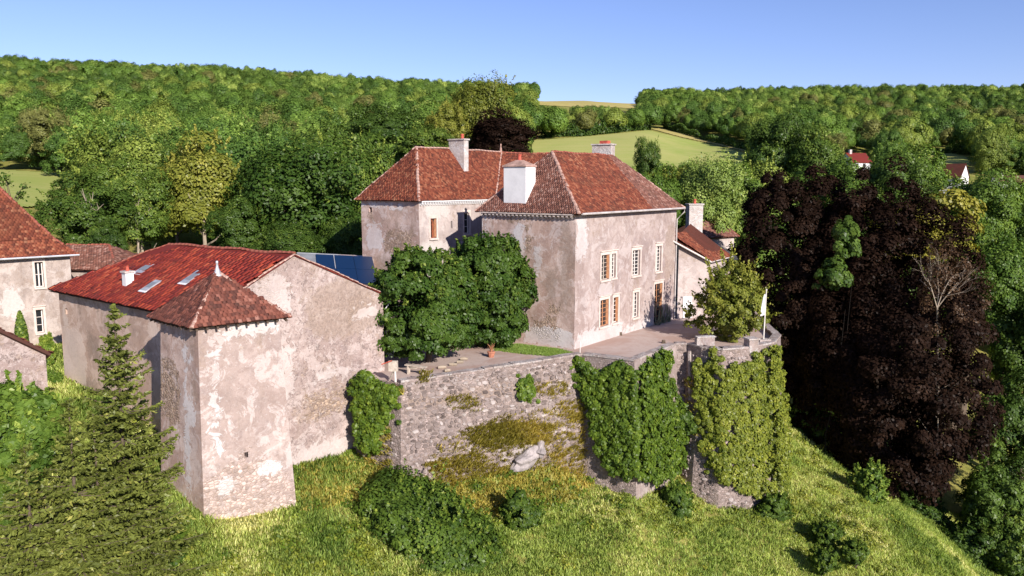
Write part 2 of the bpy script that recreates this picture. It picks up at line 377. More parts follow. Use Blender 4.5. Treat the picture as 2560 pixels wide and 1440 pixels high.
M['lf_ivyy'] = leaf_mat('leaf_ivy_yellow', (.040, .066, .009), (.150, .182, .024), (.31, .31, .06), var=.1, gain=1.3)
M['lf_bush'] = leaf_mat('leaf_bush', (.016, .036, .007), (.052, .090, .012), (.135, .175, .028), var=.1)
M['lf_grass'] = leaf_mat('grass_blade', (.070, .120, .022), (.235, .285, .070), (.40, .385, .18), trans=.40, var=.1, warm=1.0, gain=2.05)
M['lf_weed'] = leaf_mat('weed_blade', (.17, .155, .03), (.34, .285, .07), (.50, .38, .16), trans=.4, var=.1, gain=1.8, warm=1.0)



# ------------------------------------------------------------------ terrain
def KZ(*a): return list(a)
COLS = [  # (pixel column it runs under, [(distance, height)])
 (-500, [(12, -4), (30, -3), (45, -1), (60, -.5), (80, 0), (120, 4), (150, Zv(500, 150)), (270, Zv(420, 270)), (420, Zv(335, 420)), (650, Zv(235, 650)), (900, Zv(170, 900)), (1300, 140), (3000, 120)]),
 (0,    [(12, -8), (30, -5), (38, -2), (44, -1), (52, -.9), (60, -.7), (75, -.5), (110, 3), (150, Zv(505, 150)), (270, Zv(424, 270)), (420, Zv(345, 420)), (650, Zv(248, 650)), (900, Zv(179, 900)), (1300, 140), (3000, 120)]),
 (250,  [(12, -10), (28, -6.5), (38, -3.2), (46, -2), (53, -1.4), (60, -1), (80, -.8), (120, 2.5), (160, 6), (280, 17), (420, Zv(348, 420)), (650, Zv(252, 650)), (890, Zv(190, 890)), (1300, 140), (3000, 120)]),
 (500,  [(12, -11), (28, -7.5), (37, -4.75), (42, -4.4), (46, -3), (52, -1.5), (60, -1), (80, -1.2), (120, 2), (160, 5), (280, 17), (420, Zv(350, 420)), (650, Zv(262, 650)), (880, Zv(205, 880)), (1300, 140), (3000, 120)]),
 (740,  [(12, -12), (28, -8.4), (36, -6.2), (40.6, -5.35), (45.4, -4.95), (48, -4), (54, -1.2), (80, -1.5), (160, 5), (280, 17), (420, Zv(355, 420)), (640, Zv(275, 640)), (860, Zv(222, 860)), (1300, 135), (3000, 120)]),
 (900,  [(12, -12.5), (28, -9), (40, -6.7), (46, -5.6), (48.8, -4.95), (51, -3), (56, -1.1), (80, -1.5), (160, 5), (280, 16.5), (430, Zv(355, 430)), (640, Zv(280, 640)), (850, Zv(231, 850)), (1300, 130), (3000, 120)]),
 (1010, [(12, -13), (28, -9.3), (40, -7.4), (46.2, -6.35), (48.5, -5.0), (51, -3), (56, -1.0), (80, -1.6), (160, 4.5), (280, 16.5), (430, Zv(352, 430)), (640, Zv(283, 640)), (840, Zv(238, 840)), (1300, 125), (3000, 120)]),
 (1130, [(12, -13.5), (28, -10), (40, -8.2), (46, -7.45), (48.0, -6.9), (49.2, -6.2), (52, -3), (56, -1.0), (80, -1.6), (160, 4.5), (280, 16), (430, Zv(352, 430)), (640, Zv(288, 640)), (820, Zv(246, 820)), (1300, 122), (3000, 120)]),
 (1300, [(12, -14), (28, -10.8), (41, -9.2), (47.2, -8.1), (49.3, -7.2), (50.8, -6.4), (53, -3), (57, -1.0), (80, -1.7), (160, 4.5), (280, 16), (330, Zv(402, 330)), (470, Zv(345, 470)), (600, Zv(300, 600)), (800, Zv(258, 800)), (1100, Zv(254, 1100)), (3000, 120)]),
 (1450, [(12, -14.5), (28, -11.5), (42, -9.8), (50.2, -8.9), (52, -8.2), (53.2, -7.4), (56, -3), (59, -1.0), (80, -1.8), (160, 4.5), (280, 16), (330, Zv(402, 330)), (490, Zv(338, 490)), (620, Zv(296, 620)), (820, Zv(266, 820)), (1100, Zv(252, 1100)), (1500, 125), (3000, 120)]),
 (1590, [(12, -15), (28, -12.0), (44, -9.9), (50.0, -8.7), (54, -8.3), (60, -3), (64, -1.2), (80, -2), (160, 4), (280, 15), (330, Zv(405, 330)), (520, Zv(325, 520)), (700, Zv(294, 700)), (1000, Zv(262, 1000)), (1500, 125), (3000, 120)]),
 (1760, [(12, -16), (28, -13), (44, -11.6), (53.6, -10.5), (57, -9.8), (62, -6), (70, -3), (90, -3), (160, 3), (280, 14), (340, Zv(405, 340)), (440, Zv(366, 440)), (620, Zv(312, 620)), (1000, Zv(262, 1000)), (1500, 120), (3000, 120)]),
 (1900, [(12, -17), (28, -14), (46, -12.4), (54.8, -11.2), (58, -10.6), (64, -9.0), (72, -7), (95, -6), (160, 1), (280, 13), (360, Zv(405, 360)), (620, Zv(318, 620)), (1000, Zv(258, 1000)), (1500, 120), (3000, 120)]),
 (2010, [(12, -18), (30, -14.5), (48, -12.6), (58, -11.2), (66, Zv(1125, 66)), (71, -10.6), (80, -13), (110, -12), (160, -3), (280, 12), (360, Zv(410, 360)), (620, Zv(325, 620)), (1000, Zv(254, 1000)), (1500, 120), (3000, 120)]),
 (2200, [(12, -19), (30, -15.5), (48, -13.4), (56, -12.2), (61, Zv(1222, 61)), (66, -13.6), (75, -16.5), (110, -15), (160, -6), (280, 11), (380, Zv(404, 380)), (420, Zv(392, 420)), (650, Zv(318, 650)), (980, Zv(252, 980)), (1500, 120), (3000, 120)]),
 (2380, [(12, -20), (30, -16.5), (46, -14.6), (53, -13.7), (57, Zv(1342, 57)), (62, -16), (72, -18.5), (110, -17), (160, -8), (280, 10), (370, Zv(406, 370)), (420, Zv(388, 420)), (650, Zv(318, 650)), (960, Zv(250, 960)), (1500, 120), (3000, 120)]),
 (2520, [(12, -21), (30, -17.5), (44, -16), (49, -15.4), (53, Zv(1450, 53)), (58, -18), (70, -20), (110, -18), (160, -9), (280, 9), (380, Zv(410, 380)), (650, Zv(318, 650)), (950, Zv(248, 950)), (1500, 120), (3000, 120)]),
 (3000, [(12, -24), (40, -21), (60, -23), (110, -19), (160, -10), (280, 9), (380, Zv(415, 380)), (650, Zv(318, 650)), (950, Zv(248, 950)), (1500, 120), (3000, 120)]),
]
CC = np.array([(c[0] - 1280) / F for c in COLS])
def terrain(x, y):
    x = np.atleast_1d(np.asarray(x, float)); y = np.atleast_1d(np.asarray(y, float))
    yy = np.maximum(y, 12.0); c = x / yy
    c = np.where(yy < 70, c / (1 - .0 * yy), c)
    ly = np.log(yy)
    Z = np.stack([np.interp(ly, np.log([k[0] for k in col[1]]), [k[1] for k in col[1]]) for col in COLS])
    i = np.clip(np.searchsorted(CC, c) - 1, 0, len(CC) - 2)
    t = np.clip((c - CC[i]) / (CC[i + 1] - CC[i]), 0, 1)
    far = np.clip((yy - 120) / 200, 0, 1)
    ts = t * (1 - far) + far * (t * t * (3 - 2 * t))
    k = np.arange(len(x))
    z = Z[i, k] * (1 - ts) + Z[i + 1, k] * ts
    z = z + .12 * np.sin(x * .9 + 1.3 * np.sin(y * .7)) * np.sin(y * 1.1 + .5) * np.clip((70 - yy) / 10, 0, 1)
    z = z + far * (1.5 * np.sin(x * .021 + 1) * np.sin(y * .017) )
    return z
def tz(x, y): return float(terrain([x], [y])[0])
def grid_mesh(name, cs, ys, mat, keep=None, dz=0.0):
    Cg, Yg = np.meshgrid(cs, ys); X = Cg * Yg; Z = terrain(X.ravel(), Yg.ravel()).reshape(X.shape) + dz
    V = np.stack([X, Yg, Z], -1).reshape(-1, 3)
    ny, nx = X.shape
    idx = np.arange(ny * nx).reshape(ny, nx)
    Fq = np.stack([idx[:-1, :-1], idx[:-1, 1:], idx[1:, 1:], idx[1:, :-1]], -1).reshape(-1, 4)
    if keep is not None:
        u, v = project(V); k = keep(u, v, V); kf = k[Fq].sum(1) >= 2
        Fq = Fq[kf]
        used = np.unique(Fq); re = -np.ones(len(V), int); re[used] = np.arange(len(used)); V = V[used]; Fq = re[Fq]
    return mesh_np(name, V, Fq, mat, smooth=True)
cs = np.concatenate([np.linspace(-2.2, -.95, 26)[:-1], np.linspace(-.95, .95, 300), np.linspace(.95, 2.2, 26)[1:]])
ys = np.concatenate([np.arange(12, 34, 1.0), np.arange(34, 74, .45), np.geomspace(74, 420, 120), np.geomspace(426, 3000, 90)])
o = link('hillside_ground', grid_mesh('hillside_ground', cs, ys, M['ground']))
tag(o, 'grassy hillside and valley ground running back to the wooded hills', None, None, 'structure')

# fields lying on the hillside
P_MEADOW = [(1330, 470), (1330, 352), (1480, 340), (1560, 332), (1622, 325), (1700, 345), (1790, 365), (1880, 388), (1900, 470)]
P_LANE = [(1628, 322), (1655, 320), (1760, 345), (1880, 374), (1890, 384), (1780, 358), (1700, 341)]
P_LEFT = [(-260, 425), (0, 424), (165, 434), (150, 470), (110, 515), (-260, 520)]
P_SMALL = [(2300, 392), (2330, 386), (2380, 384), (2415, 392), (2425, 410), (2400, 428), (2330, 430), (2298, 410)]
P_SKY = [(1342, 230), (1540, 230), (1610, 262), (1625, 275), (1540, 268), (1420, 266), (1342, 262)]
def field(name, poly, ylo, yhi, mat, label, n=90):
    us = [p[0] for p in poly]
    c = np.linspace((min(us) - 1285) / F, (max(us) - 1275) / F, n); yy = np.geomspace(ylo, yhi, n)
    me = grid_mesh(name, c, yy, mat, lambda u, v, V: inpoly(u, v, poly), .35)
    tag(link(name, me), label, None, None, 'structure')
field('meadow', P_MEADOW, 240, 540, M['meadow'], 'mown pale green meadow rising behind the castle roof', 140)
field('farm_lane', P_LANE, 380, 640, M['stubble'], 'pale verge strip along the hedge above the meadow')
field('pasture', P_LEFT, 130, 300, M['meadow'], 'small light green pasture behind the left house roof')
field('paddock', P_SMALL, 340, 480, M['meadow'], 'little pale paddock among the trees on the right hill')
field('stubble_field', P_SKY, 700, 1250, M['stubble'], 'strip of straw coloured field on the skyline')
FIELDS = [P_MEADOW, P_LANE, P_LEFT, P_SMALL, P_SKY]

# ------------------------------------------------------------------ walls and roofs
def blotch_vals(s, z, marks):
    out = {'mw': np.full(s.shape, -1.), 'mr': np.full(s.shape, -1.), 'md': np.full(s.shape, -1.)}
    for k, s0, z0, s1, z1 in marks:
        cs_, cz = (s0 + s1) / 2, (z0 + z1) / 2; rx, rz = abs(s1 - s0) / 2 + 1e-3, abs(z1 - z0) / 2 + 1e-3
        d = np.minimum(rx - np.abs(s - cs_), rz - np.abs(z - cz))
        e = (1 - np.sqrt(((s - cs_) / rx) ** 2 + ((z - cz) / rz) ** 2)) * min(rx, rz)
        out[k] = np.maximum(out[k], np.clip(.5 * d + .5 * e, -1.5, 1.5))
    return out
def wall_face(parent, A, B, zb, zt, mat, openings=(), marks=(), step=.35, reveal=.32, batter=0.0, name='wall', mit=None):
    """wall from A to B (seen from outside A is left); zt number or function of s; openings (s0,s1,z0,z1) get reveals; batter leans the foot out"""
    A = np.array(A[:2], float); B = np.array(B[:2], float); L = np.linalg.norm(B - A); d = (B - A) / L; n = vec(d[1], -d[0])
    ss = set(np.linspace(0, L, max(2, int(L / step) + 1))); f = callable(zt); ztm = zt if not f else None
    rows = max(2, int(((ztm if not f else max(zt(q) for q in np.linspace(0, L, 9))) - zb) / step) + 1)
    for o in openings: ss |= {o[0], o[1]}
    ss = np.array(sorted(ss)); ss = ss[np.concatenate([[True], np.diff(ss) > 1e-4])]
    if f:
        T = np.linspace(0, 1, rows); top = np.array([zt(q) for q in ss])
        Zg = zb + T[:, None] * (top - zb)[None, :]
    else:
        zz = set(np.linspace(zb, zt, rows))
        for o in openings: zz |= {o[2], o[3]}
        zz = np.array(sorted(zz)); zz = zz[np.concatenate([[True], np.diff(zz) > 1e-4])]
        Zg = np.repeat(zz[:, None], len(ss), 1)
    Sg = np.repeat(ss[None, :], Zg.shape[0], 0)
    off = batter * np.clip((6 - (Zg - zb)) / 6, 0, 1) if False else 0
    ztop = Zg.max()
    out = batter * (ztop - Zg) / max(ztop - zb, .1)
    wob = .025 * np.sin(Sg * 1.7 + A[0]) * np.sin(Zg * 1.3 + A[1]) if L > 3 else 0
    if mit is None: off = (out + wob)[..., None] * n
    else:
        tt = (Sg / L)[..., None]; off = out[..., None] * (np.array(mit[0]) * (1 - tt) + np.array(mit[1]) * tt) + (wob * np.ones_like(out))[..., None] * n * (np.sin(np.pi * Sg / L))[..., None]
    P = A[None, None, :] + Sg[..., None] * d + off
    V = np.concatenate([P, Zg[..., None]], -1).reshape(-1, 3)
    if zt is not None and L > 2 and ztop > 3:
        rr = np.random.default_rng(int(abs(A[0] * 37 + A[1] * 91)) + 1); marks = list(marks)
        for q in np.arange(.4, L - .3, .9):
            if rr.random() < .6: sx = q + rr.uniform(-.3, .3); zq = (zt(sx) if f else zt); marks.append(('md', sx - rr.uniform(.06, .2), zq - rr.uniform(.7, 3.2), sx + rr.uniform(.06, .2), zq + .3))
        for o in openings: marks.append(('md', o[0], o[2] - rr.uniform(.6, 1.5), o[1], o[2] - .15))
        marks.append(('md', -.3, zb, L + .3, zb + .1))
    at = {k: v.ravel() for k, v in blotch_vals(Sg, Zg, marks).items()}
    ny, nx = Sg.shape; idx = np.arange(nx * ny).reshape(ny, nx)
    Fq = np.stack([idx[:-1, :-1], idx[:-1, 1:], idx[1:, 1:], idx[1:, :-1]], -1).reshape(-1, 4)
    V = list(map(tuple, V)); Fl = []
    sc = (Sg[:-1, :-1] + Sg[1:, 1:]).ravel() / 2; zc = (Zg[:-1, :-1] + Zg[1:, 1:]).ravel() / 2
    kill = np.zeros(len(Fq), bool)
    for o in openings: kill |= (sc > o[0]) & (sc < o[1]) & (zc > o[2]) & (zc < o[3])
    Fl = [tuple(q) for q in Fq[~kill]]
    ext = {k: list(v) for k, v in at.items()}
    for o in openings:
        b = len(V); c4 = [(o[0], o[2]), (o[1], o[2]), (o[1], o[3]), (o[0], o[3])]
        for dep in (0, -reveal):
            for s_, z_ in c4:
                p = A + d * s_ + n * (dep + batter * (ztop - z_) / max(ztop - zb, .1)); V.append((p[0], p[1], z_))
                for k in ext: ext[k].append(-1)
        for i in range(4): Fl.append((b + i, b + 4 + i, b + 4 + (i + 1) % 4, b + (i + 1) % 4))
    me = mesh_np(name, V, Fl, mat, ext)
    return link(name, me, parent), (A, d, n)
def mitre(P, closed=True):
    P = [np.array(p[:2], float) for p in P]; n = len(P); N_ = []
    for i in range(n if closed else n - 1): d = nrm(P[(i + 1) % n] - P[i]); N_.append(vec(d[1], -d[0]))
    out = []
    for i in range(n):
        a = N_[i - 1] if closed or i > 0 else N_[0]; b = N_[i] if closed or i < n - 1 else N_[-1]; out.append((a + b) / (1 + float(np.dot(a, b))))
    return out
def wpt(fr, s, z, out=0.0):
    A, d, n = fr; p = A + d * s + n * out; return vec(p[0], p[1], z)
def wall_uv(A, B, u, v):
    A = np.array(A[:2], float); B = np.array(B[:2], float); d = nrm(B - A); n = vec(d[1], -d[0]); p = pp(u, v, A, n)
    return float(np.dot(p[:2] - A, d)), float(p[2])
def marks_px(A, B, lst):
    out = []
    for k, u0, v0, u1, v1 in lst:
        uc, vc = (u0 + u1) / 2, (v0 + v1) / 2
        s0, _ = wall_uv(A, B, u0, vc); s1, _ = wall_uv(A, B, u1, vc); _, z1 = wall_uv(A, B, uc, v0); _, z0 = wall_uv(A, B, uc, v1)
        out.append((k, s0, z0, s1, z1))
    return out
def open_px(A, B, u0, v0, u1, v1):
    k, s0, z0, s1, z1 = marks_px(A, B, [('x', u0, v0, u1, v1)])[0]
    return (s0, s1, z0, z1)

def tile_quad(e0, e1, t0, t1, w, h, thick=.022, jitter=1.0, seed=0, clip=None, lift=.015):
    """tile centres and frames over the roof quad e0 e1 (eave) t0 t1 (ridge): list of (centre, x, y, n, width, length, rnd)"""
    r = np.random.default_rng(seed); e0, e1, t0, t1 = map(lambda q: np.array(q, float), (e0, e1, t0, t1))
    nv = nrm(np.cross(e1 - e0, (t0 + t1) / 2 - (e0 + e1) / 2))
    if nv[2] < 0: nv = -nv
    xd = nrm(e1 - e0); yd = nrm(np.cross(nv, xd))
    H_ = np.dot((t0 + t1) / 2 - (e0 + e1) / 2, yd); rows = int(H_ / h); out = []
    for i in range(rows):
        f = (i + .35) * h / H_
        a = e0 + (t0 - e0) * f; b = e1 + (t1 - e1) * f; a2 = np.dot(a - e0, xd); b2 = np.dot(b - e0, xd)
        if b2 < a2: a2, b2 = b2, a2
        base = e0 + yd * (f * H_)
        sag = .03 * math.sin(i * .7 + seed)
        k0 = math.ceil(a2 / w - (.5 if i % 2 else 0)); x = (k0 + (.5 if i % 2 else 0)) * w
        while x < b2:
            c = base + xd * (x + r.normal(0, .008 * jitter)) + yd * r.normal(0, .014 * jitter) + nv * (lift + abs(r.normal(0, .008 * jitter)) + .022 * (1 + math.sin(x * .9 + seed) * math.sin(i * .23 + seed * 2)))
            if clip is None or clip(c): out.append((c, xd, yd, nv, w * r.uniform(.93, .985), h * 1.25, r.random(), r.normal(0, .02 * jitter)))
            x += w
    return out
TILE_F = np.array([(0, 1, 5, 4), (4, 5, 7, 6), (2, 0, 4, 6), (1, 3, 7, 5), (2, 3, 1, 0)])
def tile_verts(c, x, y, n, w, l, r, tw, th=.03):
    tilt = .10 + tw * .5
    y2 = nrm(y - n * tilt * .55); x2 = nrm(x + n * tw)
    A = [c + x2 * (sx * w / 2) + y2 * (sy * l / 2) + n * sz for sz in (-.004, th) for sy in (-1, 1) for sx in (-1, 1)]
    return A   # order: sz,sy,sx
def tiles_joined(name, tiles, mat, parent, th=.03):
    V = []; Fq = []; R = []
    for t in tiles:
        b = len(V); V += tile_verts(*t, th=th); Fq.append(TILE_F + b); R += [t[6]] * 8
    me = mesh_np(name, V, np.concatenate(Fq), mat, {'rnd': R})
    o = link(name, me, parent); o['kind'] = 'stuff'; return o
def tiles_single(name, tiles, mat, parent, th=.03, nvar=10):
    r = np.random.default_rng(3)
    ms = []
    for i in range(nvar):
        t = (vec(0, 0, 0), vec(1, 0, 0), vec(0, 1, 0), vec(0, 0, 1), 1, 1, 0, 0)
        V = np.array(tile_verts(*t, th=1.0)); V[:, 2] = np.where(V[:, 2] > .2, V[:, 2], V[:, 2]); ms.append(None)
    base = {}
    for t in tiles:
        c, x, y, n, w, l, rr, tw = t
        key = (round(l, 3), r.integers(0, nvar))
        if key not in base:
            V = tile_verts(vec(0, 0, 0), vec(1, 0, 0), vec(0, 1, 0), vec(0, 0, 1), w, l, 0, r.normal(0, .02), th=th)
            V = np.array(V) + r.normal(0, .004, (8, 3)); base[key] = mesh_np(name, V, TILE_F, mat)
        o = bpy.data.objects.new(name, base[key]); COL.objects.link(o); o.parent = parent
        mw = Matrix(((x[0], y[0], n[0], c[0]), (x[1], y[1], n[1], c[1]), (x[2], y[2], n[2], c[2]), (0, 0, 0, 1)))
        o.matrix_parent_inverse = Matrix.Translation(-Vector(parent['_loc'])); o.matrix_basis = mw
def deck(mb, P, thick=.12):
    mb.poly(P, thick, nrm(np.cross(np.array(P[1]) - P[0], np.array(P[2]) - P[0])) if np.cross(np.array(P[1]) - P[0], np.array(P[2]) - P[0])[2] > 0 else -nrm(np.cross(np.array(P[1]) - P[0], np.array(P[2]) - P[0])))
RIDGE_ME = {}
def ridge_caps(parent, a, b, mat, r=.13, l=.42, seed=1):
    a = np.array(a, float); b = np.array(b, float); L = np.linalg.norm(b - a); d = (b - a) / L; n = max(1, int(L / l)); rr = np.random.default_rng(seed)
    key = (mat.name, r, l)
    if key not in RIDGE_ME:
        V = []; Fc = []
        for i, (yy, rad) in enumerate(((-.52, 1.12), (.52, .92))):
            for j in range(6):
                t = math.pi * (j / 5); V.append((math.cos(t) * r * rad, yy * l, math.sin(t) * r * rad * .9 - .03))
        for j in range(5): Fc.append((j, j + 6, j + 7, j + 1))
        Fc += [tuple(range(6)), tuple(range(11, 5, -1)), (0, 5, 11, 6)]
        RIDGE_ME[key] = mesh_np('ridge_tile', V, Fc, mat)
    x = nrm(np.cross(d, (0, 0, 1))); up = np.cross(x, d)
    for i in range(n):
        c = a + d * ((i + .5) * L / n) + rr.normal(0, .014, 3) + vec(0, 0, .03 * math.sin(i * .55 + seed))
        o = bpy.data.objects.new('ridge_tile', RIDGE_ME[key]); COL.objects.link(o); o.parent = parent
        o.matrix_parent_inverse = Matrix.Translation(-Vector(parent['_loc']))
        s_ = rr.uniform(.92, 1.1)
        o.matrix_basis = Matrix(((x[0] * s_, d[0], up[0] * s_, c[0]), (x[1] * s_, d[1], up[1] * s_, c[1]), (x[2] * s_, d[2], up[2] * s_, c[2]), (0, 0, 0, 1)))
def split_tiles(tiles, n=300):
    t = sorted(tiles, key=lambda q: np.linalg.norm(q[0] - C0)); return t[:n], t[n:]

# ================================================================== CASTLE
P1 = pz(1435, 874, 0); P2 = pz(1684, 797, 0)
Dd = nrm((P2 - P1)[:2]); LD = float(np.linalg.norm((P2 - P1)[:2])); Q = vec(-Dd[1], Dd[0]); nD = vec(Dd[1], -Dd[0]); nC = -Dd
D3 = vec(*Dd, 0); Q3 = vec(*Q, 0)
castle = thing('castle', 'large rendered castle with red hipped roofs, pale chimneys and mullioned windows above the terrace wall', 'castle', (P1[0], P1[1], 0))
WC = 8.54; ZE = 9.86
Cl = P1 + Q3 * WC; Bk = P2 + Q3 * WC
# windows of the lit facade (pixel boxes in the photograph give wall coordinates)
FW = dict(u1=(1503, 637, 1523, 699), u1b=(1529, 634, 1539, 694), u2=(1581, 625, 1600, 688), u3=(1640, 615, 1653, 678),
          l1=(1500, 749, 1521, 815), l1b=(1533, 743, 1545, 806), l2=(1583, 731, 1596, 793))
opn = {k: open_px(P1, P2, *v) for k, v in FW.items()}
dr = open_px(P1, P2, 1635, 709, 1655, 790); opn['door'] = (dr[0], dr[1], .06, dr[3])
wall_face(castle, P1, P2, -1.0, ZE - .02, M['plaster_sun'], list(opn.values()), marks_px(P1, P2, [
    ('mw', 1437, 815, 1560, 880), ('mw', 1495, 705, 1530, 745), ('mw', 1440, 540, 1470, 650), ('md', 1660, 560, 1690, 700), ('mw', 1560, 800, 1650, 830)]))
wall_face(castle, Cl, P1, -1.0, ZE - .02, M['plaster_tan'], (), marks_px(Cl, P1, [
    ('mr', 1270, 525, 1300, 560), ('mr', 1312, 535, 1326, 640), ('mw', 1283, 560, 1312, 680), ('mw', 1205, 530, 1217, 640), ('mr', 1365, 760, 1400, 830),
    ('mw', 1310, 820, 1437, 870), ('mr', 1330, 800, 1400, 850), ('md', 1395, 545, 1437, 800), ('md', 1355, 660, 1395, 760), ('mw', 1335, 620, 1352, 700)]))
wall_face(castle, Bk, Cl, -1.0, ZE - .02, M['plaster_tan'], name='wall')
wall_face(castle, P2, Bk, -1.0, ZE - .02, M['plaster_tan'], name='wall')
# back range
KB = 5.3; BW = 6.7; ZB = 10.62
Bc0 = Cl + Q3 * KB
Bc = pp(1047, 503, Bc0, nD); Bc[2] = 0
Aw = Bc + Q3 * BW
LB = 20.0
Be = Bc + D3 * LB; Ae = Aw + D3 * LB
ow1 = open_px(Bc, Be, 1076, 546, 1091, 595); ow2 = open_px(Bc, Be, 1160, 532, 1173, 584); ow3 = open_px(Bc, Be, 1127, 553, 1131, 571); ow4 = open_px(Bc, Be, 1140, 600, 1153, 640)
wall_face(castle, Bc, Be, -1.5, ZB, M['plaster_white'], [ow1, ow2, ow3, ow4], marks_px(Bc, Be, [('md', 1130, 500, 1137, 545), ('mw', 1060, 500, 1125, 545), ('md', 1150, 490, 1160, 520), ('mw', 1055, 600, 1120, 640)]))
oa = open_px(Aw, Bc, 922, 518, 930, 530)
wall_face(castle, Aw, Bc, -1.5, ZB, M['plaster_tan'], [oa], marks_px(Aw, Bc, [('mw', 918, 560, 955, 625), ('mr', 960, 570, 1035, 640), ('mr', 918, 520, 932, 545), ('md', 905, 640, 1045, 700), ('mw', 905, 508, 1000, 520)]))
wall_face(castle, Be, Ae, -1.5, ZB, M['plaster_tan']); wall_face(castle, Ae, Aw, -1.5, ZB, M['plaster_tan'])
# near-black panels behind the openings, standing in for the shade of unlit rooms
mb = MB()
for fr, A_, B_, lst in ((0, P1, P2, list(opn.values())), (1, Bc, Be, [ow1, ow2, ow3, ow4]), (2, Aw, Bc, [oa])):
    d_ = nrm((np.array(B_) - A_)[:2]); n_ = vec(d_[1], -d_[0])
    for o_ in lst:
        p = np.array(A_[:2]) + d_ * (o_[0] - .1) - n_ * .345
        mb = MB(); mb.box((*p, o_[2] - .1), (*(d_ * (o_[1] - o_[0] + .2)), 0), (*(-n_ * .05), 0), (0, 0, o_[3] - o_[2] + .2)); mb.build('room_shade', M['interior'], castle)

def window(parent, A, B, o, leaves=2, rows=4, frame_mat='white_paint', shutter=None, surround=True, depth=.2, sill=True, hood=True, glass='glass'):
    A = np.array(A[:2], float); d = nrm(np.array(B[:2]) - A); n = vec(d[1], -d[0]); s0, s1, z0, z1 = o
    def P(s, z, out): q = A + d * s + n * out; return vec(q[0], q[1], z)
    dd = vec(*d, 0); nn = vec(*n, 0); up = vec(0, 0, 1); w = s1 - s0; h = z1 - z0
    f = MB(); t = .06; dp = -depth
    lw = (w) / leaves
    for i in range(leaves + 1):
        tt = .07 if i in (0, leaves) else .10
        f.box(P(s0 + i * lw - (0 if i == 0 else tt if i == leaves else tt / 2), z0, dp), dd * tt, nn * .05, up * h)
    f.box(P(s0, z0, dp + .003), dd * w, nn * .05, up * t); f.box(P(s0, z1 - t, dp + .003), dd * w, nn * .05, up * t)
    for j in range(1, rows): f.box(P(s0, z0 + h * j / rows - .018, dp + .006), dd * w, nn * .03, up * .036)
    win = f.build('window', M[frame_mat], parent)
    for i in range(leaves):
        for j in range(rows):
            g = MB(); g.box(P(s0 + i * lw + .03, z0 + h * j / rows + .01, dp + .004), dd * (lw - .06), nn * .012, up * (h / rows - .02)); g.build('pane', M[glass], win)
    if surround:
        m = MB(); q = .17
        m.box(P(s0 - q, z0 - .0, .004), dd * (q - .004), nn * .035, up * h); m.box(P(s1 + .004, z0, .004), dd * (q - .004), nn * .035, up * h)
        m.box(P(s0 - q, z1 + .004, .004), dd * (w + 2 * q), nn * .035, up * .24)
        m.build('surround', M['surround'], win)
    if sill:
        m = MB(); m.box(P(s0 - .15, z0 - .16, -.02), dd * (w + .3), nn * .14, up * .156); m.build('sill', M['surround'], win)
    if hood:
        m = MB(); m.box(P(s0 - .2, z1 + .26, -.02), dd * (w + .4), nn * .16, up * .08); m.build('hood_mould', M['surround'], win)
    if shutter:
        for side, mat in shutter:
            m = MB(); x0 = s0 + .02 if side < 0 else s1 - .02
            sw = lw * .8
            ang = math.radians(72); dv = dd * (math.cos(ang) * -side) + nn * -math.sin(ang)
            o0 = P(x0, z0 + .05, -.015)
            m.box(o0, dv * min(sw, depth - .03), dd * (.035 * -side), up * (h - .1))
            m.build('shutter', M[mat], win)
    return win
window(castle, P1, P2, opn['u1'], 2, 6, 'wood_grey', [(1, 'wood_tan')])
window(castle, P1, P2, opn['u1b'], 1, 6, 'white_paint', None)
window(castle, P1, P2, opn['u2'], 2, 7, 'white_paint')
window(castle, P1, P2, opn['u3'], 2, 7, 'white_paint')
window(castle, P1, P2, opn['l1'], 2, 6, 'wood_tan', [(1, 'wood_tan')])
window(castle, P1, P2, opn['l1b'], 1, 6, 'white_paint', [(1, 'wood_tan')])
window(castle, P1, P2, opn['l2'], 2, 6, 'white_paint', None)
wd = window(castle, P1, P2, opn['door'], 2, 6, 'wood_tan', [(1, 'wood_tan')], sill=False); wd.name = 'glazed_door'
w = window(castle, Bc, Be, ow1, 2, 3, 'wood_red', [(1, 'wood_tan')], hood=False)
m = MB(); s0, s1, z0, z1 = ow1; dB = D3; nB = vec(*nD, 0)
m.box(Bc + D3 * (s0 + .3) + nB * -.13 + vec(0, 0, z0 + .05), D3 * (s1 - s0 - .55), nB * .05, vec(0, 0, z1 - z0 - .3)); m.build('shutter', M['wood_red'], w)
window(castle, Bc, Be, ow2, 1, 3, 'white_paint', None, hood=False)
# eave corbels: little stepped brick teeth
def corbels(parent, A, B, z, mat, sp=.36, s=.16, seed=0):
    A = np.array(A[:2]); L = np.linalg.norm(np.array(B[:2]) - A); d = (np.array(B[:2]) - A) / L; n = vec(d[1], -d[0])
    mb = MB(); mb.box((-s / 2, -.01, -.14), (s, 0, 0), (0, .30, 0), (0, 0, .14)); mb.box((-s / 2 + .01, -.01, -.26), (s - .02, 0, 0), (0, .15, 0), (0, 0, .115))
    me = mesh_np('corbel', mb.v, mb.f, mat)
    k = int(L / sp)
    for i in range(k):
        o = bpy.data.objects.new('corbel', me); COL.objects.link(o); o.parent = parent; o.matrix_parent_inverse = Matrix.Translation(-Vector(parent['_loc']))
        p = A + d * ((i + .5) * L / k)
        o.matrix_basis = Matrix(((d[0], n[0], 0, p[0]), (d[1], n[1], 0, p[1]), (0, 0, 1, z), (0, 0, 0, 1)))
    c = MB(); c.box((*(A + n * -.05), z + .004), (*(d * L), 0), (*(n * .40), 0), (0, 0, .09)); c.build('cornice', mat, parent)
corbels(castle, Cl, P1, ZE - .12, M['surround']); corbels(castle, Bc, Bc + D3 * 9, ZB - .12, M['lime'], .30, .13)

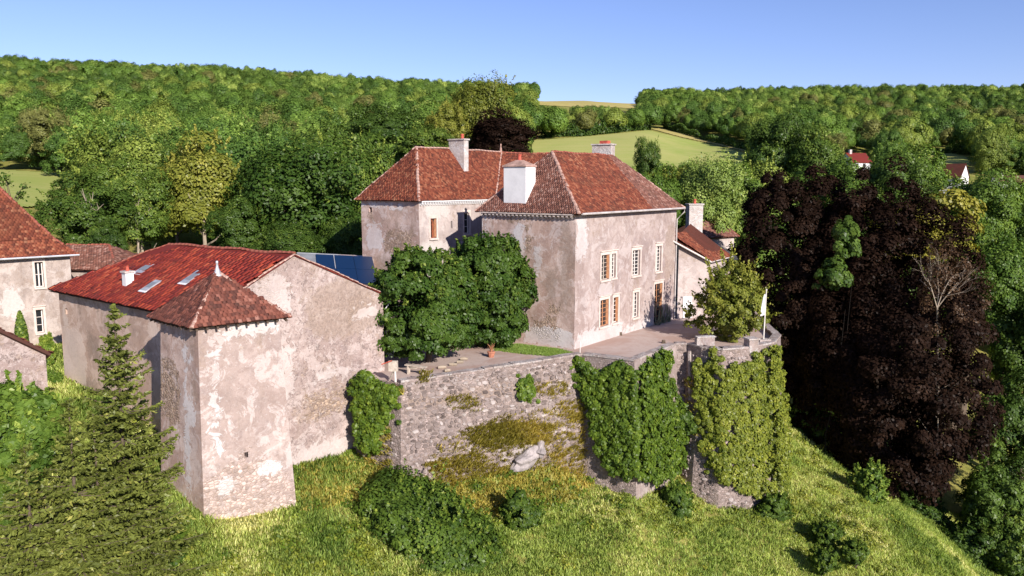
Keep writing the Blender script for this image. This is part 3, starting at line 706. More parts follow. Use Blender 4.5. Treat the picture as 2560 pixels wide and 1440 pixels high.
# roofs ------------------------------------------------------------------
OV = .50
ra = pp(1380, 379, P1 + Q3 * WC / 2, nD); rb = pp(1532, 383, P1 + Q3 * WC / 2, nD); zr = ra[2]; rb[2] = zr - .05
OC = .30
ea = P1 - D3 * OC + vec(*nD, 0) * OV; ea[2] = ZE
eb = P2 + D3 * OV + vec(*nD, 0) * OV; eb[2] = ZE
ec = Cl - D3 * OC - vec(*nD, 0) * OV; ec[2] = ZE
ed = Bk + D3 * OV - vec(*nD, 0) * OV; ed[2] = ZE
print('front ridge z', ra, rb)
mb = MB()
for P in ([ea, eb, rb, ra], [ec, ea, ra], [ed, ec, ra, rb], [eb, ed, rb]): deck(mb, P)
roof1 = mb.build('roof', M['tiles_castle'], castle)
up = vec(0, 0, .0)
T = tile_quad(ea, eb, ra, rb, .20, .175, seed=1); fold = lambda c: np.dot(c[:2] - P1[:2], Dd) > 11.0 + (c[2] - ZE) * .15
tiles_joined('roof_tiles', [t for t in T if not fold(t[0])], M['tiles_castle'], castle)
tiles_joined('roof_tiles', [t for t in T if fold(t[0])], M['tiles_castle_old'], castle)  # paler tile colour past the fold imitates the light on a turned plane
tiles_joined('roof_tiles', tile_quad(ec, ea, ra, ra, .20, .175, seed=2), M['tiles_castle_old'], castle)
for i, (a, b) in enumerate(((ra, rb), (ea, ra), (ec, ra), (eb, rb))): ridge_caps(castle, a, b, M['ridge'] if i != 0 else M['ridge_red'], seed=i)
fa = P1 + D3 * 10.9 + vec(*nD, 0) * OV; 
# back range roof
Mid = Bc + Q3 * BW / 2
sa = pp(1041, 367, Mid, nD); sb = pp(1252, 375, Mid, nD); print('back ridge', sa, sb)
fa_ = Bc - D3 * OC + nB * OC; fa_[2] = ZB
fc_ = Aw - D3 * OC - nB * OV; fc_[2] = ZB
fe_ = pp(1238, 488, Bc + nB * OC, nD); fe_[2] = ZB; print('valley foot', fe_)
sb[2] = sa[2] - .05
gB = Ae + nB * -OV; gB[2] = ZB
mb = MB()
for P in ([fa_, fe_, sb, sa], [fc_, fa_, sa], [gB, fc_, sa, sb]): deck(mb, P)
mb.build('roof', M['tiles_castle'], castle)
tiles_joined('roof_tiles', tile_quad(fa_, fe_, sa, sb, .20, .175, seed=3), M['tiles_castle'], castle)
tiles_joined('roof_tiles', tile_quad(fc_, fa_, sa, sa, .20, .175, seed=4), M['tiles_castle'], castle)
for i, (a, b) in enumerate(((sa, sb), (fa_, sa), (fc_, sa), (fe_, sb))): ridge_caps(castle, a, b, M['ridge'], seed=10 + i, r=.12)
# linking wing behind: its roof looks over the front range
wg1 = py(1500, 382, sb[1] - 2.0); wg1[2] = sb[2] - .25
sb2 = sb + vec(.12, .02, -.12)
lo1 = fe_ + vec(.1, .05, .0); lo2 = lo1 + (wg1 - sb2); bk1 = sb2 + D3 * 5 + vec(0, 0, -3.2); bk2 = wg1 + D3 * 5 + vec(0, 0, -3.2)
mb = MB(); deck(mb, [lo1, lo2, wg1, sb2]); deck(mb, [bk2, bk1, sb2, wg1]); mb.build('roof', M['tiles_castle_old'], castle)
tiles_joined('roof_tiles', tile_quad(lo1, lo2, sb2, wg1, .20, .175, seed=5), M['tiles_castle'], castle)
ridge_caps(castle, sb2, wg1, M['ridge_red'], seed=20)
mb = MB(); mb.tube([sb + vec(0, 0, -.1), sb + vec(0, 0, .35), sb + vec(0, 0, .42), sb + vec(0, 0, .75)], [.13, .10, .05, .06], 8); mb.build('roof_finial', M['ridge'], castle)
# side of wing below its roof
w4 = MB(); w4.box(lo1 + vec(0, .6, -12), lo2 - lo1, vec(0, 4, 0), vec(0, 0, 11.6)); w4.build('wall', M['plaster_tan'], castle)
# zinc valley flashing by the back range eave
mb = MB(); a = pp(1198, 463, fa_ + (sa - fa_) * .15, nD); 
z1_, z2_ = pp(1203, 462, Bc + nB * .2, nD), pp(1222, 489, Bc + nB * .5, nD)
mb.poly([fe_ + D3 * -1.55 + vec(0, 0, .05) + nB * .02, fe_ + D3 * -.55 + vec(0, 0, .05) + nB * .02, fe_ + D3 * -1.35 + vec(0, 0, 1.25) - nB * 1.1, fe_ + D3 * -2.2 + vec(0, 0, 1.25) - nB * 1.1][::1], .03); mb.build('flashing', M['zinc'], castle)

# chimneys -----------------------------------------------------------------
def chimney(parent, A, B, depth, z0, z1, mat, cap='slab', pot=True, flash=None):
    """front face from A to B (2d), going back by depth"""
    A = vec(*A[:2]); B = vec(*B[:2]); d = B - A; L = np.linalg.norm(d); d /= L; n = vec(d[1], -d[0]); b = -n
    dd = vec(*d, 0); bb = vec(*b, 0); o = vec(*A, 0)
    mb = MB(); mb.box(o + vec(0, 0, z0), dd * L, bb * depth, vec(0, 0, z1 - z0)); ch = mb.build('chimney', mat, parent)
    c = o + dd * L / 2 + bb * depth / 2; e = .09
    if cap == 'slab':
        mb = MB(); mb.box(o - dd * e - bb * e + vec(0, 0, z1 + .002), dd * (L + 2 * e), bb * (depth + 2 * e), vec(0, 0, .12)); mb.build('chimney_cap', M['lime_old'], ch); zt = z1 + .12
    else:
        mb = MB(); k = [o - dd * e - bb * e, o + dd * (L + e) - bb * e, o + dd * (L + e) + bb * (depth + e), o - dd * e + bb * (depth + e)]
        for i in range(4): k[i] = k[i] + vec(0, 0, z1)
        t = c + vec(0, 0, z1 + .42); r_ = .22
        tp = [t + q for q in (-dd * r_ - bb * r_, dd * r_ - bb * r_, dd * r_ + bb * r_, -dd * r_ + bb * r_)]
        mb.add(k + tp + [p + vec(0, 0, -.08) for p in k], [(0, 1, 5, 4), (1, 2, 6, 5), (2, 3, 7, 6), (3, 0, 4, 7), (4, 5, 6, 7), (8, 9, 1, 0), (9, 10, 2, 1), (10, 11, 3, 2), (11, 8, 0, 3), (11, 10, 9, 8)])
        mb.build('chimney_cap', M['ridge'], ch); zt = z1 + .42
    if pot:
        for q in (pot if isinstance(pot, (list, tuple)) else [0.0]):
            mb = MB(); p = c + dd * q
            mb.tube([p + vec(0, 0, zt - .02), p + vec(0, 0, zt + .3), p + vec(0, 0, zt + .34), p + vec(0, 0, zt + .42)], [.15, .12, .16, .15], 8); mb.build('chimney_pot', M['pot'], ch)
    return ch
# tall white chimney over the shaded front
cA = pp(1257, 505, P1, nC); cB = pp(1312, 506, P1, nC)
ztop = pp(1284, 414, P1, nC)[2]
chimney(castle, cA[:2] + Dd * .12, cB[:2] + Dd * .12, 1.25, ZE - .0, ztop, M['lime'], 'tiled')
mb = MB(); mb.box((*(cA[:2] - Dd * .1 - Q * -.1), ZE + .12), (*((cB - cA)[:2] * 1.05), 0), (*(Dd * .25), 0), (0, 0, .1)); mb.build('flashing', M['lime_old'], castle)
# chimney rising from the back range roof
zc1 = sa[2] + .55
e0 = pp(1160, 416, fa_ + (sa - fa_) * .52, nD)
cy = float(np.dot(e0[:2] - Bc[:2], Dd)); cq = float(np.dot(e0[:2] - Bc[:2], Q))
CB = Bc + D3 * cy + Q3 * cq
chimney(castle, (CB + Q3 * 1.75)[:2], CB[:2], .62, ZB + 1.0, zc1 + .15, M['lime_old'], 'slab', [.45])
print('chimney2', cy, cq)
# chimney behind the front ridge
r1 = py(1480, 383, rb[1] + 1.5); r2 = py(1527, 383, rb[1] + .6)
chimney(castle, r1[:2], r2[:2], .9, zr - 2, CAM_Z + (457 - 366) / F * r1[1] * 1.005, M['lime_old'], 'slab', False)
mb = MB(); rc = (r1 + r2) / 2; mb.cbox((rc[0] + .35, rc[1] + .4, CAM_Z + (457 - 366) / F * r1[1] + .13), .8, .5, .28, math.atan2(Dd[1], Dd[0]) - 1.57); mb.build('chimney_pot', M['pot'], castle)
# gutter and downpipe of the lit facade
g = MB(); gp = [ea + nB * .06 + D3 * .3 + vec(0, 0, -.02), eb + nB * .06 + vec(0, 0, -.02)]
g.tube(gp, .085, 8); g.build('gutter', M['gutter'], castle)
g = MB(); pb = P2 + nB * .09 - D3 * .05
g.tube([eb + nB * .04 + vec(0, 0, -.05), eb + nB * .02 + vec(0, 0, -.35), pb + vec(0, 0, ZE - 1.0), pb + vec(0, 0, 0)], .06, 8); g.build('downpipe', M['gutter'], castle)
# soffit board
mb = MB(); mb.box(ea + vec(0, 0, -.15) - nB * .48, D3 * (LD + .9), nB * .46, vec(0, 0, .03)); mb.build('soffit', M['wood_dark'], castle)

# ================================================================== BARN AND CORNER TOWER
def rp(u, v, p, n):
    r = ray(u, v); return C0 + r * (np.dot(n, np.asarray(p) - C0) / np.dot(n, r))
gd = nrm(vec(.70, .714)); Gb = py(897, 1135, 48.8); ng = vec(gd[1], -gd[0])
Rr = pp(957, 737, Gb, ng); Ap = pp(733, 635, Gb, ng); ZR = Ap[2]; ZEB = 4.93
ef = pz(121, 722, ZEB); en_ = pz(385, 775, ZEB); ld = nrm((en_ - ef)[:2]); nl = vec(ld[1], -ld[0])
rf = pz(422, 610, ZR)
wf = ef[:2] - nl * .45 + ld * .45
# barn corner: left wall line meets gable line
Mx = np.array([[ld[0], -gd[0]], [ld[1], -gd[1]]]); t_ = np.linalg.solve(Mx, Gb[:2] - wf); Gl = wf + ld * t_[0]
barn = thing('barn', 'long barn with a bright crimson tiled roof, skylights and a mottled rendered gable', 'barn', (Gl[0], Gl[1], -5))
LGd = float(np.linalg.norm(Rr[:2] - Gl)); sA = float(np.dot(Ap[:2] - Gl, gd))
print('barn', Gl, Rr, Ap, LGd, sA)
wall_face(barn, Gl, Rr, -6.5, lambda s: (ZEB + (ZR - ZEB) * s / sA) if s < sA else (ZR + (Rr[2] - ZR) * (s - sA) / (LGd - sA)), M['plaster_gable'], (), marks_px(Gl, Rr[:2], [
    ('mw', 885, 765, 940, 795), ('mw', 640, 690, 730, 800), ('mw', 790, 920, 870, 950), ('mr', 760, 975, 880, 1040), ('mw', 715, 1100, 900, 1180), ('md', 760, 700, 940, 850), ('mw', 700, 860, 735, 1000)]), step=.3)
obs = open_px(wf, Gl, 164, 771, 169, 786)
wall_face(barn, wf, Gl, -6.0, ZEB, M['plaster_barn'], [obs], marks_px(wf, Gl, [('mw', 150, 820, 215, 970), ('mw', 159, 765, 168, 830), ('md', 215, 830, 250, 900), ('mw', 365, 800, 395, 850), ('md', 190, 940, 260, 985)]), step=.3)
wbk = wf + gd * LGd
wall_face(barn, wbk, wf, -5, ZEB - .05, M['plaster_barn']); wall_face(barn, Rr[:2], wbk, -5, min(Rr[2], ZEB) - .05, M['plaster_barn'])
mb = MB(); mb.box((*(wf + ld * (obs[0] - .1) - nl * .345), obs[2] - .1), (*(ld * (obs[1] - obs[0] + .2)), 0), (*(-nl * .05), 0), (0, 0, obs[3] - obs[2] + .2)); mb.build('room_shade', M['interior'], barn)
e0 = ef.copy(); e1 = vec(*(Gl + nl * .45 + ng * .12), ZEB - .02); e0[2] = ZEB - .02
apx = Ap + vec(*(ng * .12), 0.03); rf = rf + vec(0, 0, .03)
er = vec(*(Rr[:2] + ng * .12 - nl * .35), Rr[2] - .05); eb2 = vec(*(wbk - nl * .35 - ld * .4), Rr[2] - .05)
mb = MB()
for P in ([e0, e1, apx, rf], [er, eb2, rf, apx], [eb2, e0, rf]): deck(mb, P, .10)
mb.build('roof', M['tiles_barn'], barn)
T = tile_quad(e0, e1, rf, apx, .40, .40, seed=6, jitter=1.4, lift=.02)
Ta, Tb_ = split_tiles(T, 300)
tiles_single('roof_tile', Ta, M['tiles_barn_one'], barn, th=.05); tiles_joined('roof_tiles', Tb_, M['tiles_barn'], barn, th=.05)
ridge_caps(barn, rf, apx, M['ridge_red'], r=.12, seed=30); ridge_caps(barn, e0, rf, M['ridge_red'], r=.09, seed=31)
ridge_caps(barn, e1, apx, M['ridge'], r=.07, l=.36, seed=32); ridge_caps(barn, er, apx, M['ridge'], r=.07, l=.36, seed=33)
nroof = nrm(np.cross(e1 - e0, apx - e0)); xr = vec(*ld, 0); yr = nrm(np.cross(nroof, xr))
def skylight(u, v, w, l, strip=0):
    c = rp(u, v, e0, nroof) + nroof * .12
    mb = MB(); mb.box(c - xr * w / 2 - yr * l / 2, xr * w, yr * l, nroof * .07); s_ = mb.build('skylight', M['zinc'], barn)
    mb = MB(); mb.box(c - xr * (w / 2 - .09) - yr * (l / 2 - .30) + nroof * .073, xr * (w - .18), yr * (l - .55), nroof * .012); mb.build('pane', M['skyglass'], s_)
    mb = MB(); mb.box(c - xr * (w / 2 + .05) - yr * (l / 2 + .16) + nroof * .004, xr * (w + .1), yr * .155, nroof * .05); mb.build('apron', M['lime'], s_)
    if strip:
        mb = MB(); mb.box(c - xr * (w / 2) + yr * (l / 2 + .004), xr * w, yr * strip, nroof * .03); mb.build('flashing', M['lime'], s_)
        mb = MB(); mb.box(c - xr * (w / 2) - yr * (l / 2 + strip * 1.3 + .17), xr * w, yr * strip * 1.3, nroof * .03); mb.build('flashing', M['lime'], s_)
    return s_
skylight(366, 676, 1.0, 1.1, .55); skylight(381, 719, .75, 1.1); skylight(484, 698, .8, 1.3)
c = rp(321, 714, e0, nroof); mb = MB(); mb.cbox(c + vec(0, 0, -.3), .5, .5, 1.12, math.atan2(ld[1], ld[0])); fl = mb.build('chimney', M['lime'], barn)
mb = MB(); mb.cbox(c + vec(0, 0, .824), .66, .66, .1, math.atan2(ld[1], ld[0])); mb.build('chimney_cap', M['lime_old'], fl)
mb = MB(); mb.tube([c + vec(0, 0, .92), c + vec(0, 0, 1.2), c + vec(0, 0, 1.24)], [.11, .09, .12], 8); mb.build('chimney_pot', M['pot'], fl)
mb = MB(); mb.box(e0 + vec(0, 0, -.16) - vec(*nl, 0) * .42, e1 - e0, vec(*nl, 0) * .40, vec(0, 0, .03)); mb.build('soffit', M['wood_dark'], barn)
br = MB(); q0 = Rr + vec(*(ng * .02), -.35); gx = vec(*gd, 0); br.tube([q0, q0 + gx * .62 + vec(0, 0, -.12), q0 + gx * .1 + vec(0, 0, -.62)], .03, 5); br.build('bracket', M['lime'], barn)

tN = py(494, 815, 38.3); tdr = nrm(vec(.79, .61)); tdl = nrm(vec(-.76, .65))
def along(p, d, u):
    k = (u - 1280) / F * ct  # close enough: solve x/y for the pixel column at this height
    best = min(np.linspace(0, 9, 1801), key=lambda t: abs(project(np.array([[p[0] + d[0] * t, p[1] + d[1] * t, p[2]]]))[0][0] - u)); return p[:2] + d * best
tR = along(tN, tdr, 697); tL = along(tN, tdl, 401); tB = tR + tL - tN[:2]; ZT = 5.08; tm4 = mitre([tN[:2], tR, tB, tL])
tower = thing('corner_tower', 'square battered tower with a pyramid roof and zinc finial at the barn corner', 'tower', (tN[0], tN[1], -5))
n2 = tN[:2]
wall_face(tower, n2, tR, -7.2, ZT, M['plaster_tower'], [open_px(n2, tR, 606, 1128, 614, 1141)], marks_px(n2, tR, [
    ('mw', 570, 790, 697, 835), ('mw', 552, 815, 600, 850), ('mw', 532, 950, 550, 1150), ('mw', 520, 880, 545, 910), ('mr', 505, 1150, 700, 1300), ('mr', 600, 1180, 724, 1300), ('mw', 545, 1190, 590, 1230), ('mw', 640, 1150, 690, 1185), ('md', 500, 1265, 560, 1300), ('mr', 590, 1125, 625, 1150), ('mw', 545, 1040, 560, 1130)]), step=.25, batter=.42, reveal=.3, mit=(tm4[0], tm4[1]))
wall_face(tower, tL, n2, -7.2, ZT, M['plaster_tan'], (), marks_px(tL, n2, [('mr', 405, 900, 455, 1050), ('mw', 470, 850, 478, 1250), ('mw', 476, 890, 492, 910), ('md', 479, 820, 494, 1000), ('mw', 470, 1000, 492, 1060)]), step=.25, batter=.42, mit=(tm4[3], tm4[0]))
wall_face(tower, tB, tL, -7.2, ZT, M['plaster_tan'], batter=.42, mit=(tm4[2], tm4[3])); wall_face(tower, tR, tB, -7.2, ZT, M['plaster_tower'], batter=.42, mit=(tm4[1], tm4[2]))
cen = (n2 + tB) / 2; eo = .50
def outp(p): d = p - cen; return vec(*(p + d / np.linalg.norm(d) * eo * 1.3), ZT + .06)
k4 = [outp(n2), outp(tR), outp(tB), outp(tL)]
tap = vec(*cen, CAM_Z - (680 - 457) / F * cen[1] * 1.0)
mb = MB()
for i in range(4): deck(mb, [k4[i], k4[(i + 1) % 4], tap], .09)
mb.build('roof', M['tiles_tower'], tower)
T = []
for i in range(4): T += tile_quad(k4[i], k4[(i + 1) % 4], tap, tap, .215, .205, seed=40 + i, jitter=1.3)
Ta, Tb_ = split_tiles(T, 300)
tiles_single('roof_tile', Ta, M['tiles_tower_one'], tower, th=.035); tiles_joined('roof_tiles', Tb_, M['tiles_tower'], tower, th=.035)
for i in range(4): ridge_caps(tower, k4[i], tap, M['ridge'] if i != 3 else M['ridge_red'], r=.10, l=.30, seed=50 + i)
mb = MB(); mb.tube([tap + vec(0, 0, q) for q in (-.20, -.11, .06, .24, .44, .47, .56, .60)], [.30, .26, .14, .075, .05, .068, .068, .03], 10); mb.build('finial', M['zinc'], tower, True)
for (a, b, n_) in ((k4[0], k4[1], vec(tdr[1], -tdr[0])), (k4[3], k4[0], vec(-tdl[1], tdl[0]))):
    d_ = (b - a)[:2]; L_ = np.linalg.norm(d_); d_ /= L_; k = int(L_ / .46); nn = vec(d_[1], -d_[0])
    mbx = MB(); mbx.box((-.05, 0, 0), (.10, 0, 0), (0, -.62, .16), (0, 0, .11)); me = mesh_np('rafter_end', mbx.v, mbx.f, M['wood_dark'])
    for i in range(k):
        p = a + (b - a) * ((i + .5) / k); o = bpy.data.objects.new('rafter_end', me); COL.objects.link(o); o.parent = tower; o.matrix_parent_inverse = Matrix.Translation(-Vector(tower['_loc']))
        o.matrix_basis = Matrix(((d_[0], nn[0], 0, p[0]), (d_[1], nn[1], 0, p[1]), (0, 0, 1, p[2] - .22), (0, 0, 0, 1)))

# ================================================================== HOUSE AT THE LEFT, SMALL BUILDINGS
hR = py(174, 637, 64.0); hd = nrm(vec(.72, .69)); hL = hR[:2] - hd * 11; ZH = hR[2]; nh = vec(hd[1], -hd[0])
house = thing('stone_house', 'tall house with a steep flared red roof and cross windows, cut by the photo edge', 'house', (hR[0], hR[1], -1))
oh1 = open_px(hL, hR[:2], 88, 655, 109, 718); oh2 = open_px(hL, hR[:2], 91, 774, 109, 832)
hbR = hR[:2] - nh * 9; hbL = hL - nh * 9
wall_face(house, hL, hR[:2], -3, ZH, M['plaster_house'], [oh1, oh2], marks_px(hL, hR[:2], [('md', 60, 690, 90, 720), ('mw', 0, 720, 60, 800), ('md', 130, 670, 170, 690)]), reveal=.4)
wall_face(house, hR[:2], hbR, -3, ZH, M['plaster_house']); wall_face(house, hbR, hbL, -3, ZH, M['plaster_house']); wall_face(house, hbL, hL, -3, ZH, M['plaster_house'])
for o_ in (oh1, oh2):
    mb = MB(); p = hL + hd * (o_[0] - .1) - nh * .42; mb.box((*p, o_[2] - .1), (*(hd * (o_[1] - o_[0] + .2)), 0), (*(-nh * .05), 0), (0, 0, o_[3] - o_[2] + .2)); mb.build('room_shade', M['interior'], house)
window(house, hL, hR, oh1, 2, 2, 'white_paint', None, depth=.3); window(house, hL, hR, oh2, 1, 3, 'white_paint', None, depth=.3)
hh = vec(*hd, 0); hn = vec(*nh, 0)
q1 = vec(*hR[:2], ZH) + hh * .55 + hn * .55; q0 = vec(*hL, ZH) - hh * .55 + hn * .55; q2 = vec(*hbR, ZH) + hh * .55 - hn * .55; q3 = vec(*hbL, ZH) - hh * .55 - hn * .55
hap = (q0 + q1 + q2 + q3) / 4; hap[2] = 13.9
def flare(q): m = q * .76 + hap * .24; m[2] = ZH + (hap[2] - ZH) * .175; return m
mid4 = [flare(q) for q in (q0, q1, q2, q3)]; bot = [q0, q1, q2, q3]
mb = MB()
for i in range(4):
    j = (i + 1) % 4; deck(mb, [bot[i], bot[j], mid4[j], mid4[i]]); deck(mb, [mid4[i], mid4[j], hap])
mb.build('roof', M['tiles_castle'], house)
tiles_joined('roof_tiles', tile_quad(q0, q1, mid4[0], mid4[1], .25, .21, seed=60) + tile_quad(mid4[0], mid4[1], hap, hap, .25, .21, seed=61), M['tiles_castle'], house)
ridge_caps(house, q1, mid4[1], M['ridge_red'], seed=62); ridge_caps(house, mid4[1], hap, M['ridge_red'], seed=63)
mb = MB(); mb.tube([q0 + hn * .05, q1 + hn * .05], .08, 8); mb.build('gutter', M['zinc'], house)

def hip_block(name, label, cat, A, B, depth, z0, zt, rise, inset, rm, wm, group=None, tiles=True, w=.25, h=.22, seed=70, ov=.4):
    """plain hipped building: front wall A->B seen from outside, roof with ridge inset at both ends"""
    A = vec(*A[:2]); B = vec(*B[:2]); d = nrm(B - A); n = vec(d[1], -d[0]); D_ = A - n * depth; E_ = B - n * depth
    r = thing(name, label, cat, (*A, z0), group)
    for a, b in ((A, B), (B, E_), (E_, D_), (D_, A)): wall_face(r, a, b, z0, zt, M[wm], step=.6)
    d3 = vec(*d, 0); n3 = vec(*n, 0)
    a = vec(*A, zt) - d3 * ov + n3 * ov; b = vec(*B, zt) + d3 * ov + n3 * ov; c = vec(*E_, zt) + d3 * ov - n3 * ov; e = vec(*D_, zt) - d3 * ov - n3 * ov
    m0 = (a + e) / 2 + d3 * inset[0]; m1 = (b + c) / 2 - d3 * inset[1]; m0[2] = m1[2] = zt + rise
    mb = MB(); deck(mb, [a, b, m1, m0]); deck(mb, [c, e, m0, m1]); deck(mb, [b, c, m1]); deck(mb, [e, a, m0]); mb.build('roof', M[rm], r)
    if tiles: tiles_joined('roof_tiles', tile_quad(a, b, m0, m1, w, h, seed=seed) + tile_quad(b, c, m1, m1, w, h, seed=seed + 1), M[rm], r)
    ridge_caps(r, m0, m1, M['ridge_red'], seed=seed); ridge_caps(r, b, m1, M['ridge_red'], seed=seed + 1)
    return r, (a, b, m0, m1)
a = py(120, 705, 70); b = py(288, 705, 69)
hip_block('small_house', 'low brown tiled roof peeping out behind the tall left house', 'house', a, b, 6, -3, CAM_Z - (672 - 457) / F * 69.5, 1.9, (.2, 2.9), 'tiles_castle_old', 'plaster_house', seed=72)

# outbuilding gable in the left foreground
g0 = py(113, 882, 43); g1 = py(-150, 752, 39.5); gdir = nrm((g0 - g1)[:2]); gnn = vec(gdir[1], -gdir[0]); LO = float(np.linalg.norm((g0 - g1)[:2]))
outb = thing('outbuilding', 'low rough walled outbuilding with a brown tiled verge at the left edge', 'outbuilding', (g0[0], g0[1], -1))
zsl = lambda s: g1[2] + (g0[2] - g1[2]) * s / LO
wall_face(outb, g1[:2], g0[:2], -3.5, zsl, M['plaster_gable'], (), [('md', LO - 2, 0, LO, 1.5)])
ob = g0[:2] - gnn * 5; oc = g1[:2] - gnn * 5
wall_face(outb, g0[:2], ob, -3.5, lambda s: g0[2] - .1 - 2.3 * s / 5.4, M['plaster_gable']); wall_face(outb, ob, oc, -3.5, .4, M['plaster_gable']); wall_face(outb, oc, g1[:2], -3.5, lambda s: g1[2] - 2.4 + 2.3 * s / 5.4, M['plaster_gable'])
mb = MB(); n3 = vec(*gnn, 0); d3 = vec(*gdir, 0)
v0 = g1 + n3 * .18 + vec(0, 0, .02); v1 = g0 + n3 * .18 + d3 * .25 + vec(0, 0, -.05); dn_ = -n3 * 5.4 - vec(0, 0, 2.3); mb.poly([v0, v1, v1 + dn_, v0 + dn_], .16); mb.build('roof', M['tiles_tower'], outb)
tiles_joined('roof_tiles', tile_quad(v1, v1 + dn_, v0, v0 + dn_, .25, .22, seed=77), M['tiles_tower'], outb)

# lean-to with the blue glazed roof between barn and castle
sh = thing('glazed_shed', 'shed with dark blue glazed roof wedged between barn gable and castle', 'shed', (-17, 66, 0))
a0 = py(742, 634, 67); a1 = py(930, 643, 66.5); slope = vec(0.25, -.92, -.30) * 5.6
mb = MB(); mb.poly([a0 + slope, a1 + slope, a1, a0], .15); mb.build('roof', M['slate'], sh)
nP = 4; ax_ = (a1 - a0) / nP; nsh = nrm(np.cross(ax_, -slope)); nsh = nsh if nsh[2] > 0 else -nsh
for i in range(nP):
    for j in range(2):
        mb = MB(); mb.box(a0 + ax_ * (i + .01) + slope * (j + .01) / 2 + nsh * .02, ax_ * .98, slope * .98 / 2, nsh * .04); mb.build('roof_panel', M['slate_grey'] if i < 1 else M['pvglass'], sh)
mb = MB(); mb.box(a0 - vec(0, 0, .05) + nsh * .02, ax_ * 2.2, vec(0, .3, 0), vec(0, 0, .12)); mb.box(a0 + ax_ * 1.95 + slope * .02 + nsh * .07, ax_ * .04, slope * .5, nsh * .04); mb.build('glazing_bar', M['zinc'], sh)
mb = MB(); mb.box(a0 + vec(0, .1, -9) , a1 - a0, vec(0, 3, 0), vec(0, 0, 8.8)); mb.box(a0 + slope * .95 + vec(0, .0, -8), a1 - a0, vec(0, .3, 0), vec(0, 0, 7.7)); mb.build('wall', M['plaster_tan'], sh); sh.children[-1]['kind'] = 'stuff'

# annex against the castle's right end
anx = thing('annex', 'lean-to annex with sloping red roof and blocked doorway beside the castle', 'annex', (P2[0], P2[1], 0))
xb = py(1768, 650, 70.9); V2 = xb.copy(); V1 = py(1683, 601, 70.2); ad = nrm(vec(.53, .85)); xs = 8
f0 = vec(P2[0] + .35, P2[1] + .25); f1 = xb[:2]
LA = float(np.linalg.norm(f1 - f0))
oan = open_px(f0, f1, 1707, 741, 1729, 800); oan = (oan[0], oan[1], .04, oan[3])
wall_face(anx, f0, f1, -1, lambda s: V1[2] - .1 + (V2[2] - V1[2]) * s / LA, M['plaster_white'], (), marks_px(f0, f1, [('md', 1688, 610, 1765, 650), ('md', 1705, 735, 1711, 795), ('md', 1712, 728, 1735, 736), ('mw', 1712, 738, 1732, 795)]))
fb = f1 + ad * 5.5
wall_face(anx, f1, fb, -1, V2[2] - .1, M['plaster_white']); wall_face(anx, fb, fb + vec(-4, .8), -1, V2[2] - .1, M['plaster_white'])
a_ = V1 + vec(-.1, -.35, .02); b_ = V2 + vec(.3, -.35, -.1); slp = (a_ - b_); c_ = b_ + vec(*ad, 0) * 6.2; d_ = a_ + vec(*ad, 0) * 6.2 + vec(-.6, 0, 1.2)
mb = MB(); deck(mb, [b_, c_, d_, a_]); mb.build('roof', M['tiles_castle'], anx)
tiles_joined('roof_tiles', tile_quad(b_, c_, a_, d_, .20, .175, seed=80), M['tiles_castle'], anx)
mb = MB(); mb.tube([a_ + vec(0, -.04, -.05), b_ + vec(0, -.04, -.05)], .07, 6); mb.build('verge_board', M['pole'], anx)
mb = MB(); mb.tube([b_ + vec(.05, 0, -.04), c_ + vec(.05, 0, -.04)], .07, 6); mb.build('gutter', M['gutter'], anx)
mb = MB(); f3 = vec(*f0, 0); fdv = vec(*nrm(f1 - f0), 0); fnv = vec(fdv[1], -fdv[0], 0); mb.box(f3 + fdv * oan[0] + fnv * .004 + vec(0, 0, .02), fdv * (oan[1] - oan[0]), fnv * .05, vec(0, 0, oan[3])); mb.build('blocked_doorway', M['lime'], anx)
k0 = py(1722, 580, 76); k1 = py(1757, 582, 76)
chimney(anx, k0[:2], k1[:2] + vec(0, .15), 1.0, 3, CAM_Z + (457 - 513) / F * 76 + .05, M['lime_old'], 'slab', True)
# dark shed roof behind the annex
dk = thing('dark_roof_shed', 'shed with dark roof running behind the annex towards the copper beech', 'shed', (20, 78, 0))
p0 = py(1732, 575, 78); p1 = py(1842, 640, 78.5); p2 = py(1838, 660, 75.5); p3 = py(1728, 592, 75.5)
mb = MB(); mb.poly([p3, p2, p1, p0], .15); mb.build('roof', M['slate'], dk)
tiles_joined('roof_tiles', tile_quad(p3, p2, p0, p1, .3, .25, seed=83), M['slate'], dk)
mb = MB(); mb.box(vec(p3[0], 76, -3), vec(p2[0] - p3[0], 0, 0), vec(0, 2, 0), vec(0, 0, 6.5)); mb.build('wall', M['plaster_tan'], dk)
a = py(1755, 600, 92); b = py(1835, 600, 95)
hip_block('cottage', 'small cottage with a pale pink roof behind the annex chimney', 'cottage', a, b, 5, -3, CAM_Z - (592 - 457) / F * 93, 1.75, (1.2, .1), 'tiles_castle_old', 'plaster_white', seed=84)

